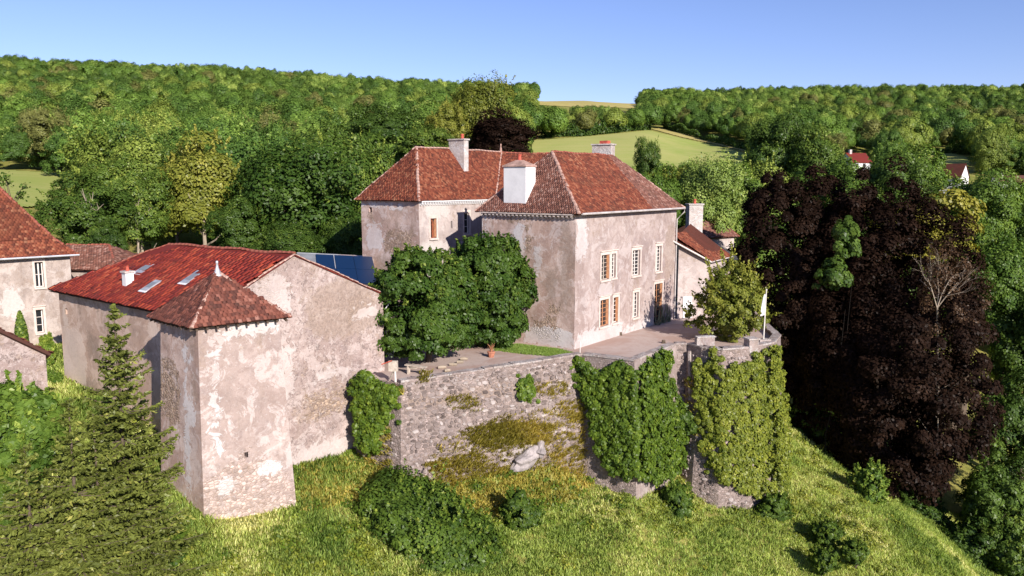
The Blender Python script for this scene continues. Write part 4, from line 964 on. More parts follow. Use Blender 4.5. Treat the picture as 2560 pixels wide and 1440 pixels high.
# village houses among the right hand trees
def far_house(label, u, v, y, w, d, h, rise, ang, rm='tiles_castle', wm='lime'):
    c = py(u, v, y); r = thing('village_house', label, 'house', (c[0], c[1], c[2] - h), 'village houses among the trees')
    mb = MB(); mb.cbox(c - vec(0, 0, h + 4), w, d, h + 4, ang); ca, sa_ = math.cos(ang), math.sin(ang)
    X = vec(ca, sa_, 0) * w / 2; Y = vec(-sa_, ca, 0) * d / 2
    g = MB(); e = 1.0
    for s_ in (-1, 1): mb.add([c + X * s_ - Y, c + X * s_ + Y, c + X * s_ + vec(0, 0, rise)], [(0, 1, 2)])
    mb.build('wall', M[wm], r)
    k = 1.06; U = vec(0, 0, rise)
    for s_ in (-1, 1):
        g.poly([c - X * k + Y * s_ * 1.12 - vec(0, 0, rise * .12), c + X * k + Y * s_ * 1.12 - vec(0, 0, rise * .12), c + X * k + U + vec(0, 0, .05), c - X * k + U + vec(0, 0, .05)], .15, vec(0, 0, 1))
    g.build('roof', M[rm], r)
    for t_ in (-.5, .25):
        m = MB(); m.cbox(c + X * t_ - Y * 1.0 - vec(0, 0, h * .6), 1.0, .12, 1.4, ang); m.build('window', M['interior'], r)
    m = MB(); m.cbox(c - X * .6 + vec(0, 0, rise * .5), .8, .8, rise * .9, ang); m.build('chimney', M['lime_old'], r)
far_house('distant house with a bright red roof half hidden by trees', 2138, 404, 250, 7, 6, 3.5, 2.6, .3, 'tiles_barn')
far_house('distant white gabled house with dark red roof below the paddock', 2374, 441, 260, 9, 7, 5, 4.0, -.85, 'tiles_castle')
far_house('distant long low house with a pale brown roof at the right edge', 2535, 456, 255, 16, 7, 4, 2.2, .2, 'tiles_castle_old')

# ================================================================== TERRACE, RETAINING WALL, COURTYARD
W0 = pz(1001, 957, .08); W1 = pz(1455, 888, .38); W2 = py(1586, 905, 51.4); W2[2] = .38; W3 = pz(1690, 862, .42)
G0 = np.array([-9.95, 48.75, 0])
def bt(u, y, z=.42): p = py(u, 868, y); return vec(p[0], p[1], z)
BA = [bt(1718, 56.7), bt(1754, 55.4), bt(1805, 54.7), bt(1872, 55.3), bt(1934, 57.1), bt(1950, 60.5, .3), vec(21.5, 66, .2)]
PW = [vec(*G0[:2], .05), W0, W1, W2, W3, *BA]
rw = thing('retaining_wall', 'tall battered rubble retaining wall with ivy carrying the castle terrace', 'wall', (W0[0], W0[1], -6))
BAT, ZF = 1.0, -14.0
frames = []; wm = mitre(PW, False)
for i in range(len(PW) - 1):
    a, b = PW[i], PW[i + 1]; L_ = float(np.linalg.norm((b - a)[:2]))
    mk = ()
    if i == 1: mk = marks_px(a, b, [('mw', 1260, 1110, 1350, 1165), ('mw', 1440, 1180, 1510, 1230), ('md', 1010, 960, 1440, 1000)])
    mt = 'coping' if i in (3,) else 'rubble'
    o_, fr = wall_face(rw, a, b, ZF, (lambda s, a=a, b=b, L_=L_: a[2] + (b[2] - a[2]) * s / L_), M[mt], (), mk, step=.3, batter=BAT, mit=(wm[i], wm[i + 1]))
    frames.append((fr, L_, a[2], b[2]))
# coping: uneven slabs along the top
r = np.random.default_rng(5)
for i in range(1, len(PW) - 1):
    a, b = PW[i], PW[i + 1]; L_ = np.linalg.norm(b - a); d_ = (b - a) / L_; n_ = nrm(vec(d_[1], -d_[0], 0)); s = .0
    while s < L_ - .05:
        l = min(r.uniform(.5, .95) if i == 1 else r.uniform(.9, 1.6), L_ - s); hgt = r.uniform(.07, .14) if i == 1 else .12
        mb = MB(); mb.box(a + d_ * (s + .012) + n_ * (.06 + r.uniform(-.03, .02)) + vec(0, 0, .004), d_ * (l - .024), -n_ * (.62 + r.uniform(-.06, .06)), vec(0, 0, hgt) + n_ * r.uniform(-.01, .01))
        mb.build('coping_slab', M['coping'], rw); s += l
# stones: irregular six sided faces standing proud of the mortar
def stone_mesh(rg, k):
    n = 6; an = (np.arange(n) + rg.uniform(-.25, .25, n)) * 2 * math.pi / n + rg.uniform(0, 1)
    ra = rg.uniform(.40, .56, n); o = np.stack([np.cos(an) * ra, np.sin(an) * ra * .95, np.full(n, -.35)], 1)
    q = o * rg.uniform(.62, .86, (n, 1)); q[:, 2] = rg.uniform(.22, .55, n)
    Fq = [tuple(range(n, 2 * n))] + [(i, (i + 1) % n, n + (i + 1) % n, n + i) for i in range(n)]
    return np.concatenate([o, q]), Fq
rg = np.random.default_rng(11); SV = [stone_mesh(rg, i) for i in range(20)]
SM = []
for V_, F_ in SV: SM.append(mesh_np('stone', V_, F_, M['stone'], {'rnd': [rg.random()] * len(V_)}))
def on_wall(fr, L_, za, zb_, s, z):
    zt = max(za, zb_); return wpt(fr, s, z, BAT * (zt - z) / (zt - ZF) + .01)
stones = []
for (i, zlo, zhi, prob) in ((0, -6.0, -.1, .6), (1, -9.2, .0, .80), (4, -11, .2, .75), (5, -12, -.2, .7), (6, -12.2, -.3, .7), (7, -12.2, -.3, .7)):
    fr, L_, za, zb_ = frames[i]
    z = zlo
    while z < zhi:
        hgt = rg.uniform(.17, .32); s = rg.uniform(-.2, .1)
        while s < L_ - .1:
            l = rg.uniform(.20, .55)
            if s > .08 and s + l < L_ - .05 and rg.random() < prob:
                c = on_wall(fr, L_, za, zb_, s + l / 2, z + hgt / 2 + rg.normal(0, .03)); tzv = tz(c[0], c[1])
                if c[2] > tzv - .15 and c[2] < za + (zb_ - za) * s / L_ - hgt * .4: stones.append((c, fr, l * rg.uniform(.9, 1.08), hgt * rg.uniform(.9, 1.1), rg.uniform(.06, .2)))
            s += l
        z += hgt * .93
def stone_mat4(c, fr, l, hgt, dep, rot=0):
    d, n = fr[1], fr[2]; X = vec(*d, 0); Y = vec(0, 0, 1); Z = vec(*n, 0)
    return Matrix(((X[0] * l, Y[0] * hgt, Z[0] * dep, c[0]), (X[1] * l, Y[1] * hgt, Z[1] * dep, c[1]), (X[2] * l, Y[2] * hgt, Z[2] * dep, c[2]), (0, 0, 0, 1)))
stones.sort(key=lambda q: -q[2] * q[3] / np.linalg.norm(q[0] - C0) ** 2)
front1 = [q for q in stones if q[1] is frames[1][0] or q[1] is frames[4][0]]; ids = {id(q) for q in front1[:300]}
Vj, Fj, Rj = [], [], []
for q in stones:
    k = rg.integers(0, 20); m4 = stone_mat4(q[0], q[1], q[2] * 1.06, q[3] * 1.08, q[4])
    if id(q) in ids:
        o = bpy.data.objects.new('stone', SM[k]); COL.objects.link(o); o.parent = rw; o.matrix_parent_inverse = Matrix.Translation(-Vector(rw['_loc'])); o.matrix_basis = m4
    else:
        A4 = np.array(m4); V_, F_ = SV[k]; b = len(Vj); Vj += list(map(tuple, V_ @ A4[:3, :3].T + A4[:3, 3])); Fj += [tuple(i + b for i in f) for f in F_]; Rj += [rg.random()] * len(V_)
o = link('rubble_stones', mesh_np('rubble_stones', Vj, Fj, M['stone'], {'rnd': Rj}), rw); o['kind'] = 'stuff'
# pilaster between main wall and bastion, bastion foot posts
fr, L_, za, zb_ = frames[4]
p = py(1722, 900, 56.35); mb = MB(); mb.tube([vec(p[0], p[1] - .12, .05), vec(p[0] + .12, p[1] - .45, -5), vec(p[0] + .28, p[1] - .85, -12)], [.13, .16, .19], 6); mb.build('pilaster', M['coping'], rw)
for u_, v_ in ((1778, 1215), (1828, 1225)):
    p = py(u_, v_, 54.75); mb = MB(); mb.cbox((p[0], p[1], p[2] - 2.4), .28, .3, 2.6, .1); mb.build('pilaster', M['coping'], rw)
# courtyard sheet
yard = [G0, W0, W1, W2, W3, *BA, vec(24, 76, 0), vec(10, 86, 0), vec(-14, 78, 0), vec(-22, 66, 0), vec(-9.0, 50.6, 0)]
mb = MB(); mb.add([vec(p[0], p[1], 0.0) for p in yard], [tuple(range(len(yard)))]); o = mb.build('courtyard', M['gravel']); tag(o, 'pinkish gravel courtyard on the castle terrace', None, None, 'structure')
# lawn strip along the shaded front
lw = [pz(1232, 862, 0), pz(1300, 862, 0), pz(1400, 874, 0), pz(1433, 884, 0), pz(1392, 892, 0), pz(1300, 884, 0), pz(1240, 876, 0)]
mb = MB(); mb.add([vec(p[0], p[1], .006) for p in lw], [tuple(range(len(lw)))]); o = mb.build('lawn', M['lawn']); tag(o, 'narrow strip of mown lawn under the shaded castle front', None, None, 'structure')

# things on the terrace
def block(name, label, cat, P, dx, dy, dz, ang, mat, extra=None, group=None):
    t = thing(name, label, cat, P, group); mb = MB(); mb.cbox(P, dx, dy, dz, ang); b = mb.build('block', M[mat], t); return t
p = pz(1764, 866, .45); t = block('parapet_block', 'pale grey stone block set on the parapet beside the young tree', 'stone block', vec(p[0], p[1] + .35, .12), 1.35, .45, .95, .18, 'coping')
mb = MB(); mb.cbox(vec(p[0] + .05, p[1] + .32, 1.075), 1.42, .5, .06, .18); mb.build('cap', M['lime_old'], t)
p = pz(1884, 872, .42); t = block('pedestal', 'square stone pedestal with flat cap next to the flagpole', 'pedestal', vec(p[0], p[1] + .6, .0), .75, .7, 1.0, .3, 'coping'); mb = MB(); mb.cbox(vec(p[0], p[1] + .6, 1.003), .9, .85, .1, .3); mb.build('cap', M['lime_old'], t)
p = bt(1908, 57.6); t = thing('flagpole', 'white flagpole with a limp pale flag on the bastion corner', 'flagpole', (p[0], p[1], .5))
mb = MB(); mb.cbox(vec(p[0], p[1], .40), .9, .6, .26, .2); mb.build('base', M['coping'], t)
mb = MB(); mb.tube([vec(p[0], p[1], .66), vec(p[0] + .06, p[1], 4.25)], [.055, .04], 8); mb.tube([vec(p[0] + .06, p[1], 4.24), vec(p[0] + .06, p[1], 4.36)], .06, 8); mb.build('pole', M['pole'], t)
V = []; Fq = []
for i in range(9):
    z = 4.05 - i * .2
    for j in range(4): V.append((p[0] + .03 - j * (.035 + .022 * i ** .6), p[1] + .05 * math.sin(j * 2.1 + i * .5), z - .03 * j))
for i in range(8):
    for j in range(3): Fq.append((i * 4 + j, i * 4 + j + 1, i * 4 + j + 5, i * 4 + j + 4))
link('flag', mesh_np('flag', V, Fq, M['flag'], smooth=True), t)
# plank trestle, stand, logs, pot under the trees
a, b = pz(1011, 914, .55), pz(1063, 921, .5); t = thing('plank_bench', 'long pale plank on two short trestles under the left clipped tree', 'bench', (a[0], a[1], 0))
mb = MB(); d_ = nrm(b - a); mb.box(a, b - a, np.cross(vec(0, 0, 1), d_) * .3, vec(0, 0, .07)); mb.build('plank', M['wood_grey'], t)
for f_ in (.12, .85):
    mb = MB(); q = a + (b - a) * f_; mb.box(vec(q[0], q[1], 0), d_ * .08, np.cross(vec(0, 0, 1), d_) * .28, vec(0, 0, q[2] - .004)); mb.build('leg', M['wood_grey'], t)
a = pz(1016, 922, 0.0); mb = MB(); mb.box(vec(a[0], a[1], .03), vec(.62, -.18, 0), vec(.2, .42, .02), vec(0, 0, .04)); o = mb.build('board', M['wood_grey']); tag(o, 'loose pale board lying in front of the long plank bench', 'board')
a = pz(989, 957, 0); t = thing('wooden_stand', 'weathered pale timber stand on a single post beside the barn gable corner', 'stand', (a[0], a[1], 0))
mb = MB(); mb.tube([a, a + vec(-.03, .05, .75)], .07, 6); mb.build('post', M['pole'], t)
mb = MB(); mb.tube([a + vec(-.45, .35, 0), a + vec(-.1, .1, .75)], .05, 6); mb.build('brace', M['wood_grey'], t)
mb = MB(); mb.box(a + vec(-.42, .02, .70), vec(.52, -.05, 0), vec(.05, .18, .0), vec(-.02, .12, .62)); mb.build('panel', M['wood_grey'], t)
mb = MB(); mb.tube([a + vec(-.85, .1, 1.12), a + vec(-.2, .05, 1.36)], .035, 5); mb.build('rail', M['pot'], t)
lg = ((1105, 918, .55, .3), (1133, 911, .5, -.1), (1150, 905, .45, .2), (1118, 926, .4, .5), (1160, 897, .5, .0)); glab = ['short split log nearest the plank bench in the loose row', 'thick log in the middle of the row under the tree', 'log behind the middle one under the tree edge', 'small log in front of the loose row on the gravel', 'farthest log of the row at the shadow edge']
for (u_, v_, l_, an), lb in zip(lg, glab):
    q = pz(u_, v_, .1); mb = MB(); dv = vec(math.cos(an), math.sin(an), 0) * l_ / 2; mb.tube([q - dv, q - dv * .2 + vec(0, 0, .01), q + dv], [.10, .12, .09], 7); o = mb.build('log', M['bark_pale']); tag(o, lb, 'log', 'logs on the courtyard')
q = pz(1228, 893, 0); t = thing('flower_pot', 'terracotta flower pot with a dry plant at the shade edge of the courtyard', 'flower pot', q)
mb = MB(); mb.tube([q, q + vec(0, 0, .3), q + vec(0, 0, .38), q + vec(0, 0, .42)], [.18, .27, .30, .28], 10); mb.build('pot', M['terracotta'], t)
mb = MB()
for i in range(14): an = i * 2.4; mb.tube([q + vec(0, 0, .38), q + vec(.14 * math.cos(an), .14 * math.sin(an), .6 + .02 * i), q + vec(.28 * math.cos(an), .28 * math.sin(an), .62 + .03 * i)], [.02, .015, .006], 4, False)
mb.build('plant', M['wood_tan'], t)
q = pz(1450, 889, .0); mb = MB(); mb.tube([q, q + vec(0, 0, .95)], .035, 6); mb.tube([q + vec(0, 0, .95), q + vec(0, 0, 1.0)], .045, 6); o = mb.build('marker_post', M['pole']); tag(o, 'thin white post standing behind the parapet before the castle corner', 'post')
for (u_, v_, lb) in ((1659, 858, 'dark low stone on the gravel near the parapet'), (1551, 838, 'small dark stone by the foot of the lit castle wall')):
    q = pz(u_, v_, 0); V_, F_ = SV[3]; o = link('loose_stone', mesh_np('loose_stone', V_ * .42 + q + vec(0, 0, .06), F_ + [(5, 4, 3, 2, 1, 0)], M['bark'])); tag(o, lb, 'stone', 'loose stones in the courtyard')

# ================================================================== VEGETATION
def unit(n, r): v = r.normal(size=(n, 3)); return v / np.linalg.norm(v, axis=1, keepdims=True)
def leaf_geo(P, Nn, size, r, aspect=1.6, up=None):
    n = len(P); Nn = Nn / np.maximum(np.linalg.norm(Nn, axis=1, keepdims=True), 1e-6)
    t = np.cross(Nn, unit(n, r) if up is None else up); t /= np.maximum(np.linalg.norm(t, axis=1, keepdims=True), 1e-6); b = np.cross(Nn, t)
    size = np.broadcast_to(size, (n,))[:, None]
    V = np.stack([P + t * size * aspect * .5, P + b * size * .5 - t * size * .1, P - t * size * aspect * .5, P - b * size * .5 - t * size * .1], 1).reshape(-1, 3)
    return V, np.arange(4 * n).reshape(n, 4)
def leaf_mesh(name, P, Nn, size, tint, mat, r, aspect=1.6):
    V, Fq = leaf_geo(P, Nn, size, r, aspect); return mesh_np(name, V, Fq, mat, {'tint': np.repeat(np.clip(tint, 0, 1), 4)})
def crown_pts(r, nc, nl, cr=(.2, .34), flat=-.75, lump=.22, inner=.12, hollow=.62, crownn=.30, csq=.9, fold=True, rnd=.5, shoots=0, slen=.2):
    """points, normals, tints of a unit crown made of leaf clumps"""
    d = unit(nc * 3, r); d = d[d[:, 2] > flat][:nc]; n = len(d)
    ph = r.uniform(0, 6.28, (5, 1)); k = r.normal(size=(5, 3)) * 2.2
    lumpf = lambda q: 1 + lump * np.sin(k @ q.T + ph).sum(0) / 2.2
    L = lumpf(d)
    rad = L * (hollow + (1 - hollow) * r.random(n) ** .5)
    c = d * rad[:, None] * .84; rc = r.uniform(*cr, n); ct_ = r.random(n)
    idx = np.repeat(np.arange(n), nl); e = unit(n * nl, r)
    flip = (e * d[idx]).sum(1) < -.35; e[flip] *= -1
    if fold: e[:, 2] = np.where(e[:, 2] < -.35, -e[:, 2] * .6, e[:, 2])
    P = c[idx] + e * (rc[idx] * (1.08 - .5 * r.random(n * nl) ** 2.0))[:, None] * np.array([1.05, 1.05, csq])
    Nn = e * .95 + d[idx] * crownn + unit(n * nl, r) * rnd + np.array([0, 0, .2])
    tint = ct_[idx] * .45 + r.random(n * nl) * .4
    if shoots:
        q = unit(shoots * 2, r); q = q[q[:, 2] > -.25][:shoots]; m = len(q); Ls = lumpf(q); i2 = np.repeat(np.arange(m), 26); f = r.random(len(i2))
        dr = q * .8 + np.array([0, 0, .45]) + unit(m, r) * .35
        p = q[i2] * (Ls[i2] * .84)[:, None] + dr[i2] * (slen * f * r.uniform(.5, 1.3, m)[i2])[:, None] + r.normal(0, .022, (len(i2), 3)) * (1.3 - f)[:, None]
        P = np.concatenate([P, p]); Nn = np.concatenate([Nn, q[i2] * .5 + unit(len(i2), r)]); tint = np.concatenate([tint, .45 + .5 * r.random(len(i2))])
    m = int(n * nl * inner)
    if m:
        q = unit(m, r) * (r.random((m, 1)) ** .5) * .72; P = np.concatenate([P, q]); Nn = np.concatenate([Nn, unit(m, r)]); tint = np.concatenate([tint, r.random(m) * .3])  # inner leaves tinted darker, shade inside the crown put into the colour
    return P, Nn, tint
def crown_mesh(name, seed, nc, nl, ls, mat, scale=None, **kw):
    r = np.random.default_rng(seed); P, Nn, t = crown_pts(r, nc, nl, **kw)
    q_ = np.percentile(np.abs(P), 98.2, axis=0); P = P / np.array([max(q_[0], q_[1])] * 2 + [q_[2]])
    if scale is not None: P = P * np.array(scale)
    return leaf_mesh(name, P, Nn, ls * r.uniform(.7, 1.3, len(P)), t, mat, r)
MIDV = [crown_mesh('crown', 100 + i, 120 + 18 * i, 190, .036, M['lf_oak'], cr=(.14 - .008 * i, .27), lump=.28 + .06 * i, hollow=.45, shoots=60) for i in range(5)]
def trunk_geo(H, r0, r, limbs=5, crown_r=3.0, mb=None, pale=False, spread=.8):
    mb = mb or MB(); b = vec(0, 0, -.6); top = vec(r.normal(0, .04) * H, r.normal(0, .04) * H, H * .78)
    pts = [b, vec(0, 0, H * .12), top * .45 + vec(r.normal(0, .2), r.normal(0, .2), 0), top]; mb.tube(pts, [r0 * 1.3, r0, r0 * .75, r0 * .25], 7)
    for i in range(limbs):
        f = r.uniform(.35, .8); s_ = top * f; an = r.uniform(0, 6.28); l = crown_r * r.uniform(.5, .95) * spread
        e = s_ + vec(math.cos(an) * l, math.sin(an) * l, l * r.uniform(.6, 1.2)); mb.tube([s_, (s_ + e) / 2 + vec(0, 0, -.1 * l), e], [r0 * .42, r0 * .28, r0 * .1], 5)
    return mb
TREES = []   # (x, y, z, rx, rz) crowns, used to see what the wood behind still shows
def tree(label, u, vt, vb, hw, y, mat, var=0, name='tree', base=None, group=None, bark='bark', seed=None, limbs=5, cat='tree', r0=None):
    """u: pixel column of the crown, vt/vb: rows of crown top and bottom, hw: half width in pixels, y: distance"""
    c = py(u, (vt + vb) / 2, y); rx = hw * y / F / ct; zt = py(u, vt, y)[2]; zb = py(u, vb, y)[2]; rz = (zt - zb) / 2
    zg = tz(c[0], c[1]) if base is None else base; zb = min(zb, zt - 1)
    t = thing(name, label, cat, (c[0], c[1], zg), group); r = np.random.default_rng(seed if seed is not None else int(u * 7 + vt))
    me = MIDV[var] if not isinstance(var, bpy.types.Mesh) else var
    o = bpy.data.objects.new('crown', me); COL.objects.link(o); o.parent = t; o.location = (0, 0, (zt + zb) / 2 - zg); o.scale = (rx, rx, rz); o.rotation_euler = (0, 0, r.uniform(0, 6.28))
    o.material_slots[0].link = 'OBJECT'; o.material_slots[0].material = M[mat]
    H = (zt + zb) / 2 - zg + rz * .55
    tm = trunk_geo(H, r0 or max(.16, .035 * H * .6), r, limbs, rx); ob_ = bpy.data.objects.new('trunk', mesh_np('trunk', tm.v, tm.f, M[bark])); COL.objects.link(ob_); ob_.parent = t
    TREES.append((c[0], c[1], (zt + zb) / 2, rx, rz)); return t
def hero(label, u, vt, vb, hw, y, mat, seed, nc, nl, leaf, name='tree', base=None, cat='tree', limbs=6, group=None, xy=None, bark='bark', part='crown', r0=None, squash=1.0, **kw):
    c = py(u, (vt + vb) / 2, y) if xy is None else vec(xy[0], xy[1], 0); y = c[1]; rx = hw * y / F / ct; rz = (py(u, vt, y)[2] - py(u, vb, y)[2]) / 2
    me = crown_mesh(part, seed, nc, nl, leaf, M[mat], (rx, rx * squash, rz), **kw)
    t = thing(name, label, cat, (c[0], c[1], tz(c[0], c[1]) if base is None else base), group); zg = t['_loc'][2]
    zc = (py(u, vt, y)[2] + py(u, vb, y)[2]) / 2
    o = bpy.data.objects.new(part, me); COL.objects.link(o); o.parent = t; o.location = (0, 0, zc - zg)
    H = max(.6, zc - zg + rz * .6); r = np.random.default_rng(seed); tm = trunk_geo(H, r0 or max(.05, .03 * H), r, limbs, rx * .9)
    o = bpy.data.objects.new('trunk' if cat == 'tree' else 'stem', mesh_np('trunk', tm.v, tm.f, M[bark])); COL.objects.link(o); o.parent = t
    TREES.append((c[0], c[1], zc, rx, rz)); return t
# clipped limes in the courtyard
pa = pz(1073, 905, 0); pb_ = pz(1226, 868, 0)
hero('left and nearer of the two round dark green trees in the courtyard', 1077, 636, 902, 134, 0, 'lf_linden', 201, 240, 260, .145, base=0, xy=pa, cr=(.10, .21), lump=.2, hollow=.55, rnd=.65, shoots=170, slen=.13, flat=-.95, r0=.2)
hero('right and rear of the two round dark green trees by the castle front', 1236, 603, 868, 104, 0, 'lf_linden', 202, 220, 260, .145, base=0, xy=pb_, cr=(.10, .21), lump=.2, hollow=.55, rnd=.65, shoots=170, slen=.13, flat=-.95, r0=.2)
hero('young feathery light green tree on the bastion terrace', 1835, 668, 862, 92, 60.8, 'lf_yellow', 203, 190, 130, .135, base=0, cr=(.09, .2), lump=.3, hollow=.35, shoots=110, slen=.34, flat=-.95, r0=.12)
# copper beeches on the slope
hero('huge dark purple copper beech rising from the slope, the upper one', 2010, 455, 1010, 172, 80, 'lf_copper', 210, 420, 230, .185, name='copper_beech', csq=.6, cr=(.08, .18), lump=.32, hollow=.7, flat=-.9)
hero('largest copper beech with dark purple crown in front of the green trees', 2215, 560, 1320, 268, 72, 'lf_copper', 211, 800, 220, .185, name='copper_beech', csq=.68, cr=(.06, .15), lump=.3, hollow=.72, flat=-.9)
tree('copper beech with dark crown far behind the castle ridge', 1248, 285, 400, 102, 125, 'lf_copper', 2, name='copper_beech')
hero('dying brown twiggy tree at the right flank of the big copper beech', 2375, 610, 890, 82, 66, 'lf_brown', 216, 60, 60, .11, name='dying_tree', bark='bark_pale', limbs=14, cr=(.1, .22), lump=.4, hollow=.5, r0=.06)
hero('middle copper beech filling the gap between the upper and the largest one', 2110, 478, 1150, 155, 77, 'lf_copper', 215, 420, 210, .185, name='copper_beech', csq=.45, cr=(.08, .17), lump=.3, hollow=.66, flat=-.9)
hero('golden yellow crown showing over the big copper beech', 2300, 498, 700, 130, 82, 'lf_gold', 212, 110, 120, .26, name='golden_tree', cr=(.14, .26), lump=.35, hollow=.6)
hero('light green sapling crown growing through the middle of the copper beeches', 2120, 548, 655, 34, 70.5, 'lf_oak', 213, 40, 90, .22, name='sapling_tree', cr=(.2, .4), lump=.4, r0=.04, limbs=3, bark='bark_dark')
hero('second light green sapling lower among the copper beeches', 2085, 650, 745, 40, 69.5, 'lf_oak', 214, 40, 80, .22, name='sapling_tree', cr=(.2, .4), lump=.4, r0=.04, limbs=3, bark='bark_dark')
# bare pale branches catching light
r = np.random.default_rng(44); t = thing('bare_tree', 'leafless tree with pale forked branches against the dark beech crown', 'tree', (*py(2345, 900, 66)[:2], -14)); mb = MB()
b0 = py(2343, 770, 65.2); mb.tube([py(2345, 1000, 68), b0], [.10, .07], 6)
def twig(p, d, l, rad, dep):
    e = p + d * l; mb.tube([p, (p + e) / 2 + r.normal(0, .05 * l, 3), e], [rad, rad * .75, rad * .5], 4, False)
    if dep > 0:
        for _ in range(3 if dep > 1 else 4): twig(p + (e - p) * r.uniform(.45, 1), nrm(d + r.normal(0, .38, 3) + vec(0, 0, .15)), l * r.uniform(.45, .7), rad * .5, dep - 1)
for dx in (-.25, .1, .45, .7): twig(b0, nrm(vec(dx, r.normal(0, .2), 1)), 2.6, .05, 3)
mb.build('branches', M['bark_pale'], t)
# trees behind the barn and castle
Tm = [
 ('dark green oak with pale forked trunk behind the small left house', 215, 446, 640, 115, 84, 'lf_dark', 0, 'bark_pale'),
 ('dark leafy tree with a slender pale trunk behind the barn ridge', 345, 440, 640, 80, 88, 'lf_oak', 1, 'bark_pale'),
 ('tall yellow green oak behind the barn roof', 505, 352, 610, 122, 92, 'lf_yellow', 2, 'bark_pale'),
 ('big dense dark green chestnut left of the castle tower', 735, 362, 640, 160, 86, 'lf_linden', 3, 'bark'),
 ('broad green tree touching the left edge of the castle roof', 880, 350, 640, 105, 96, 'lf_oak', 4, 'bark'),
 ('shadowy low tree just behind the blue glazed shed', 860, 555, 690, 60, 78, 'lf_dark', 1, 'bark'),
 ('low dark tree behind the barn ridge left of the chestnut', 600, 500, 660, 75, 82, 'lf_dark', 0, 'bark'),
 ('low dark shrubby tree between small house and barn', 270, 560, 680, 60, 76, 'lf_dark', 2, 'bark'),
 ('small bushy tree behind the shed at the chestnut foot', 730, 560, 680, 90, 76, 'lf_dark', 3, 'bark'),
 ('green tree behind the yellow oak', 440, 380, 560, 70, 104, 'lf_oak', 2, 'bark'),
 ('rounded green tree above the pasture edge', 300, 400, 540, 85, 118, 'lf_oak', 4, 'bark'),
 ('tall green tree rising over the chestnut', 805, 318, 520, 80, 112, 'lf_oak', 0, 'bark'),
 ('dark green tree left of the castle chimney', 965, 268, 420, 90, 126, 'lf_dark', 1, 'bark'),
 ('bushy green tree below the dark one left of the roof', 930, 345, 480, 70, 104, 'lf_lime', 2, 'bark'),
 ('tall sunlit yellow green tree standing above the castle ridge', 1195, 202, 385, 72, 135, 'lf_yellow', 3, 'bark'),
 ('lower sunlit tree left of the tall yellow green one', 1120, 265, 400, 58, 130, 'lf_yellow', 0, 'bark'),
 ('mid green tree behind the left castle chimney', 1060, 320, 420, 70, 118, 'lf_oak', 4, 'bark'),
 ('light green tree at the meadow edge behind the ridge chimney', 1700, 425, 570, 85, 105, 'lf_yellow', 1, 'bark'),
 ('yellow green bushy tree right of the castle roof', 1650, 428, 590, 75, 94, 'lf_lime', 2, 'bark'),
 ('light green tree above the annex chimney', 1760, 400, 600, 85, 98, 'lf_pale', 3, 'bark'),
 ('broad light green tree behind the pink cottage', 1840, 420, 620, 80, 108, 'lf_lime', 0, 'bark'),
 ('tall dark tree above the left copper beech', 1935, 295, 480, 75, 140, 'lf_oak', 1, 'bark'),
 ('wide crowned tree between meadow corner and red roof', 2030, 330, 500, 85, 135, 'lf_oak', 2, 'bark'),
 ('bright green crown hugging the top of the copper beech', 2090, 410, 560, 95, 100, 'lf_lime', 4, 'bark'),
 ('large green tree in front of the distant red roof', 2220, 395, 580, 95, 106, 'lf_oak', 3, 'bark'),
 ('tall green tree left of the white gabled house', 2280, 375, 560, 95, 112, 'lf_lime', 0, 'bark'),
 ('big bright green tree at the right below the white house', 2440, 440, 650, 100, 96, 'lf_lime', 1, 'bark'),
 ('green tree at the right edge below the long low house', 2545, 480, 690, 100, 104, 'lf_oak', 2, 'bark'),
 ('dark green tree on the right edge behind the beech', 2500, 600, 840, 110, 84, 'lf_lime', 3, 'bark'),
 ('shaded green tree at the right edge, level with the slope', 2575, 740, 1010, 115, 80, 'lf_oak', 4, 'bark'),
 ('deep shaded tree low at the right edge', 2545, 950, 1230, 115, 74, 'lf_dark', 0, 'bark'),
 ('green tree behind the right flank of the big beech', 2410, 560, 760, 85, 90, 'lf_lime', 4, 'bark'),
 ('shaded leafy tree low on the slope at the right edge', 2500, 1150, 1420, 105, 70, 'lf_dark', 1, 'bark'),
 ('small dark tree standing on the meadow brow above the roof', 1622, 352, 480, 34, 112, 'lf_dark', 1, 'bark'),
]
for lb, u, vt, vb, hw, y, mt, va, bk in Tm: tree(lb, u, vt, vb, hw, y, mt, va, bark=bk)
hero('young leafy oak at the lower right with light catching its leaves', 2480, 1110, 1500, 85, 63, 'lf_oak', 220, 150, 110, .17, csq=.42, cr=(.09, .2), lump=.4, hollow=.5)
# pale trunks standing clear of the dark crowns
for lb, u0, v0, v1, y, sd in (('slim pale tree trunk forking in front of the dark oak', 226, 455, 640, 81, 1), ('pale forked trunk in front of the leafy tree behind the barn', 342, 470, 640, 86, 2)):
    r = np.random.default_rng(sd); b = py(u0, v1, y); e = py(u0, v0, y); t = thing('slender_tree', lb, 'tree', b); mb = MB(); m = (b + e) / 2; H = e[2] - b[2]
    mb.tube([b - vec(0, 0, 3), b + (m - b) * .5 + vec(.15, 0, 0), m + vec(-.1, 0, 0)], [.13, .11, .085], 6)
    for dx, l_ in ((-.34, .30), (-.10, .46), (.16, .40), (.40, .24)):
        f0_ = m + vec(-.1, 0, -r.uniform(0, .12) * H); e_ = f0_ + vec(dx * H * .55, -.2, H * l_); k_ = f0_ + (e_ - f0_) * .5 + vec(-dx * .5 + r.normal(0, .15), 0, r.normal(0, .2))
        mb.tube([f0_, k_, e_], [.065, .045, .02], 5)
        for q_ in range(2): mb.tube([k_ + (e_ - k_) * .3 * q_, k_ + (e_ - k_) * .3 * q_ + vec(r.normal(0, .5), -.1, r.uniform(.5, 1.1))], [.03, .012], 4)
    mb.build('trunk', M['bark_pale'], t)
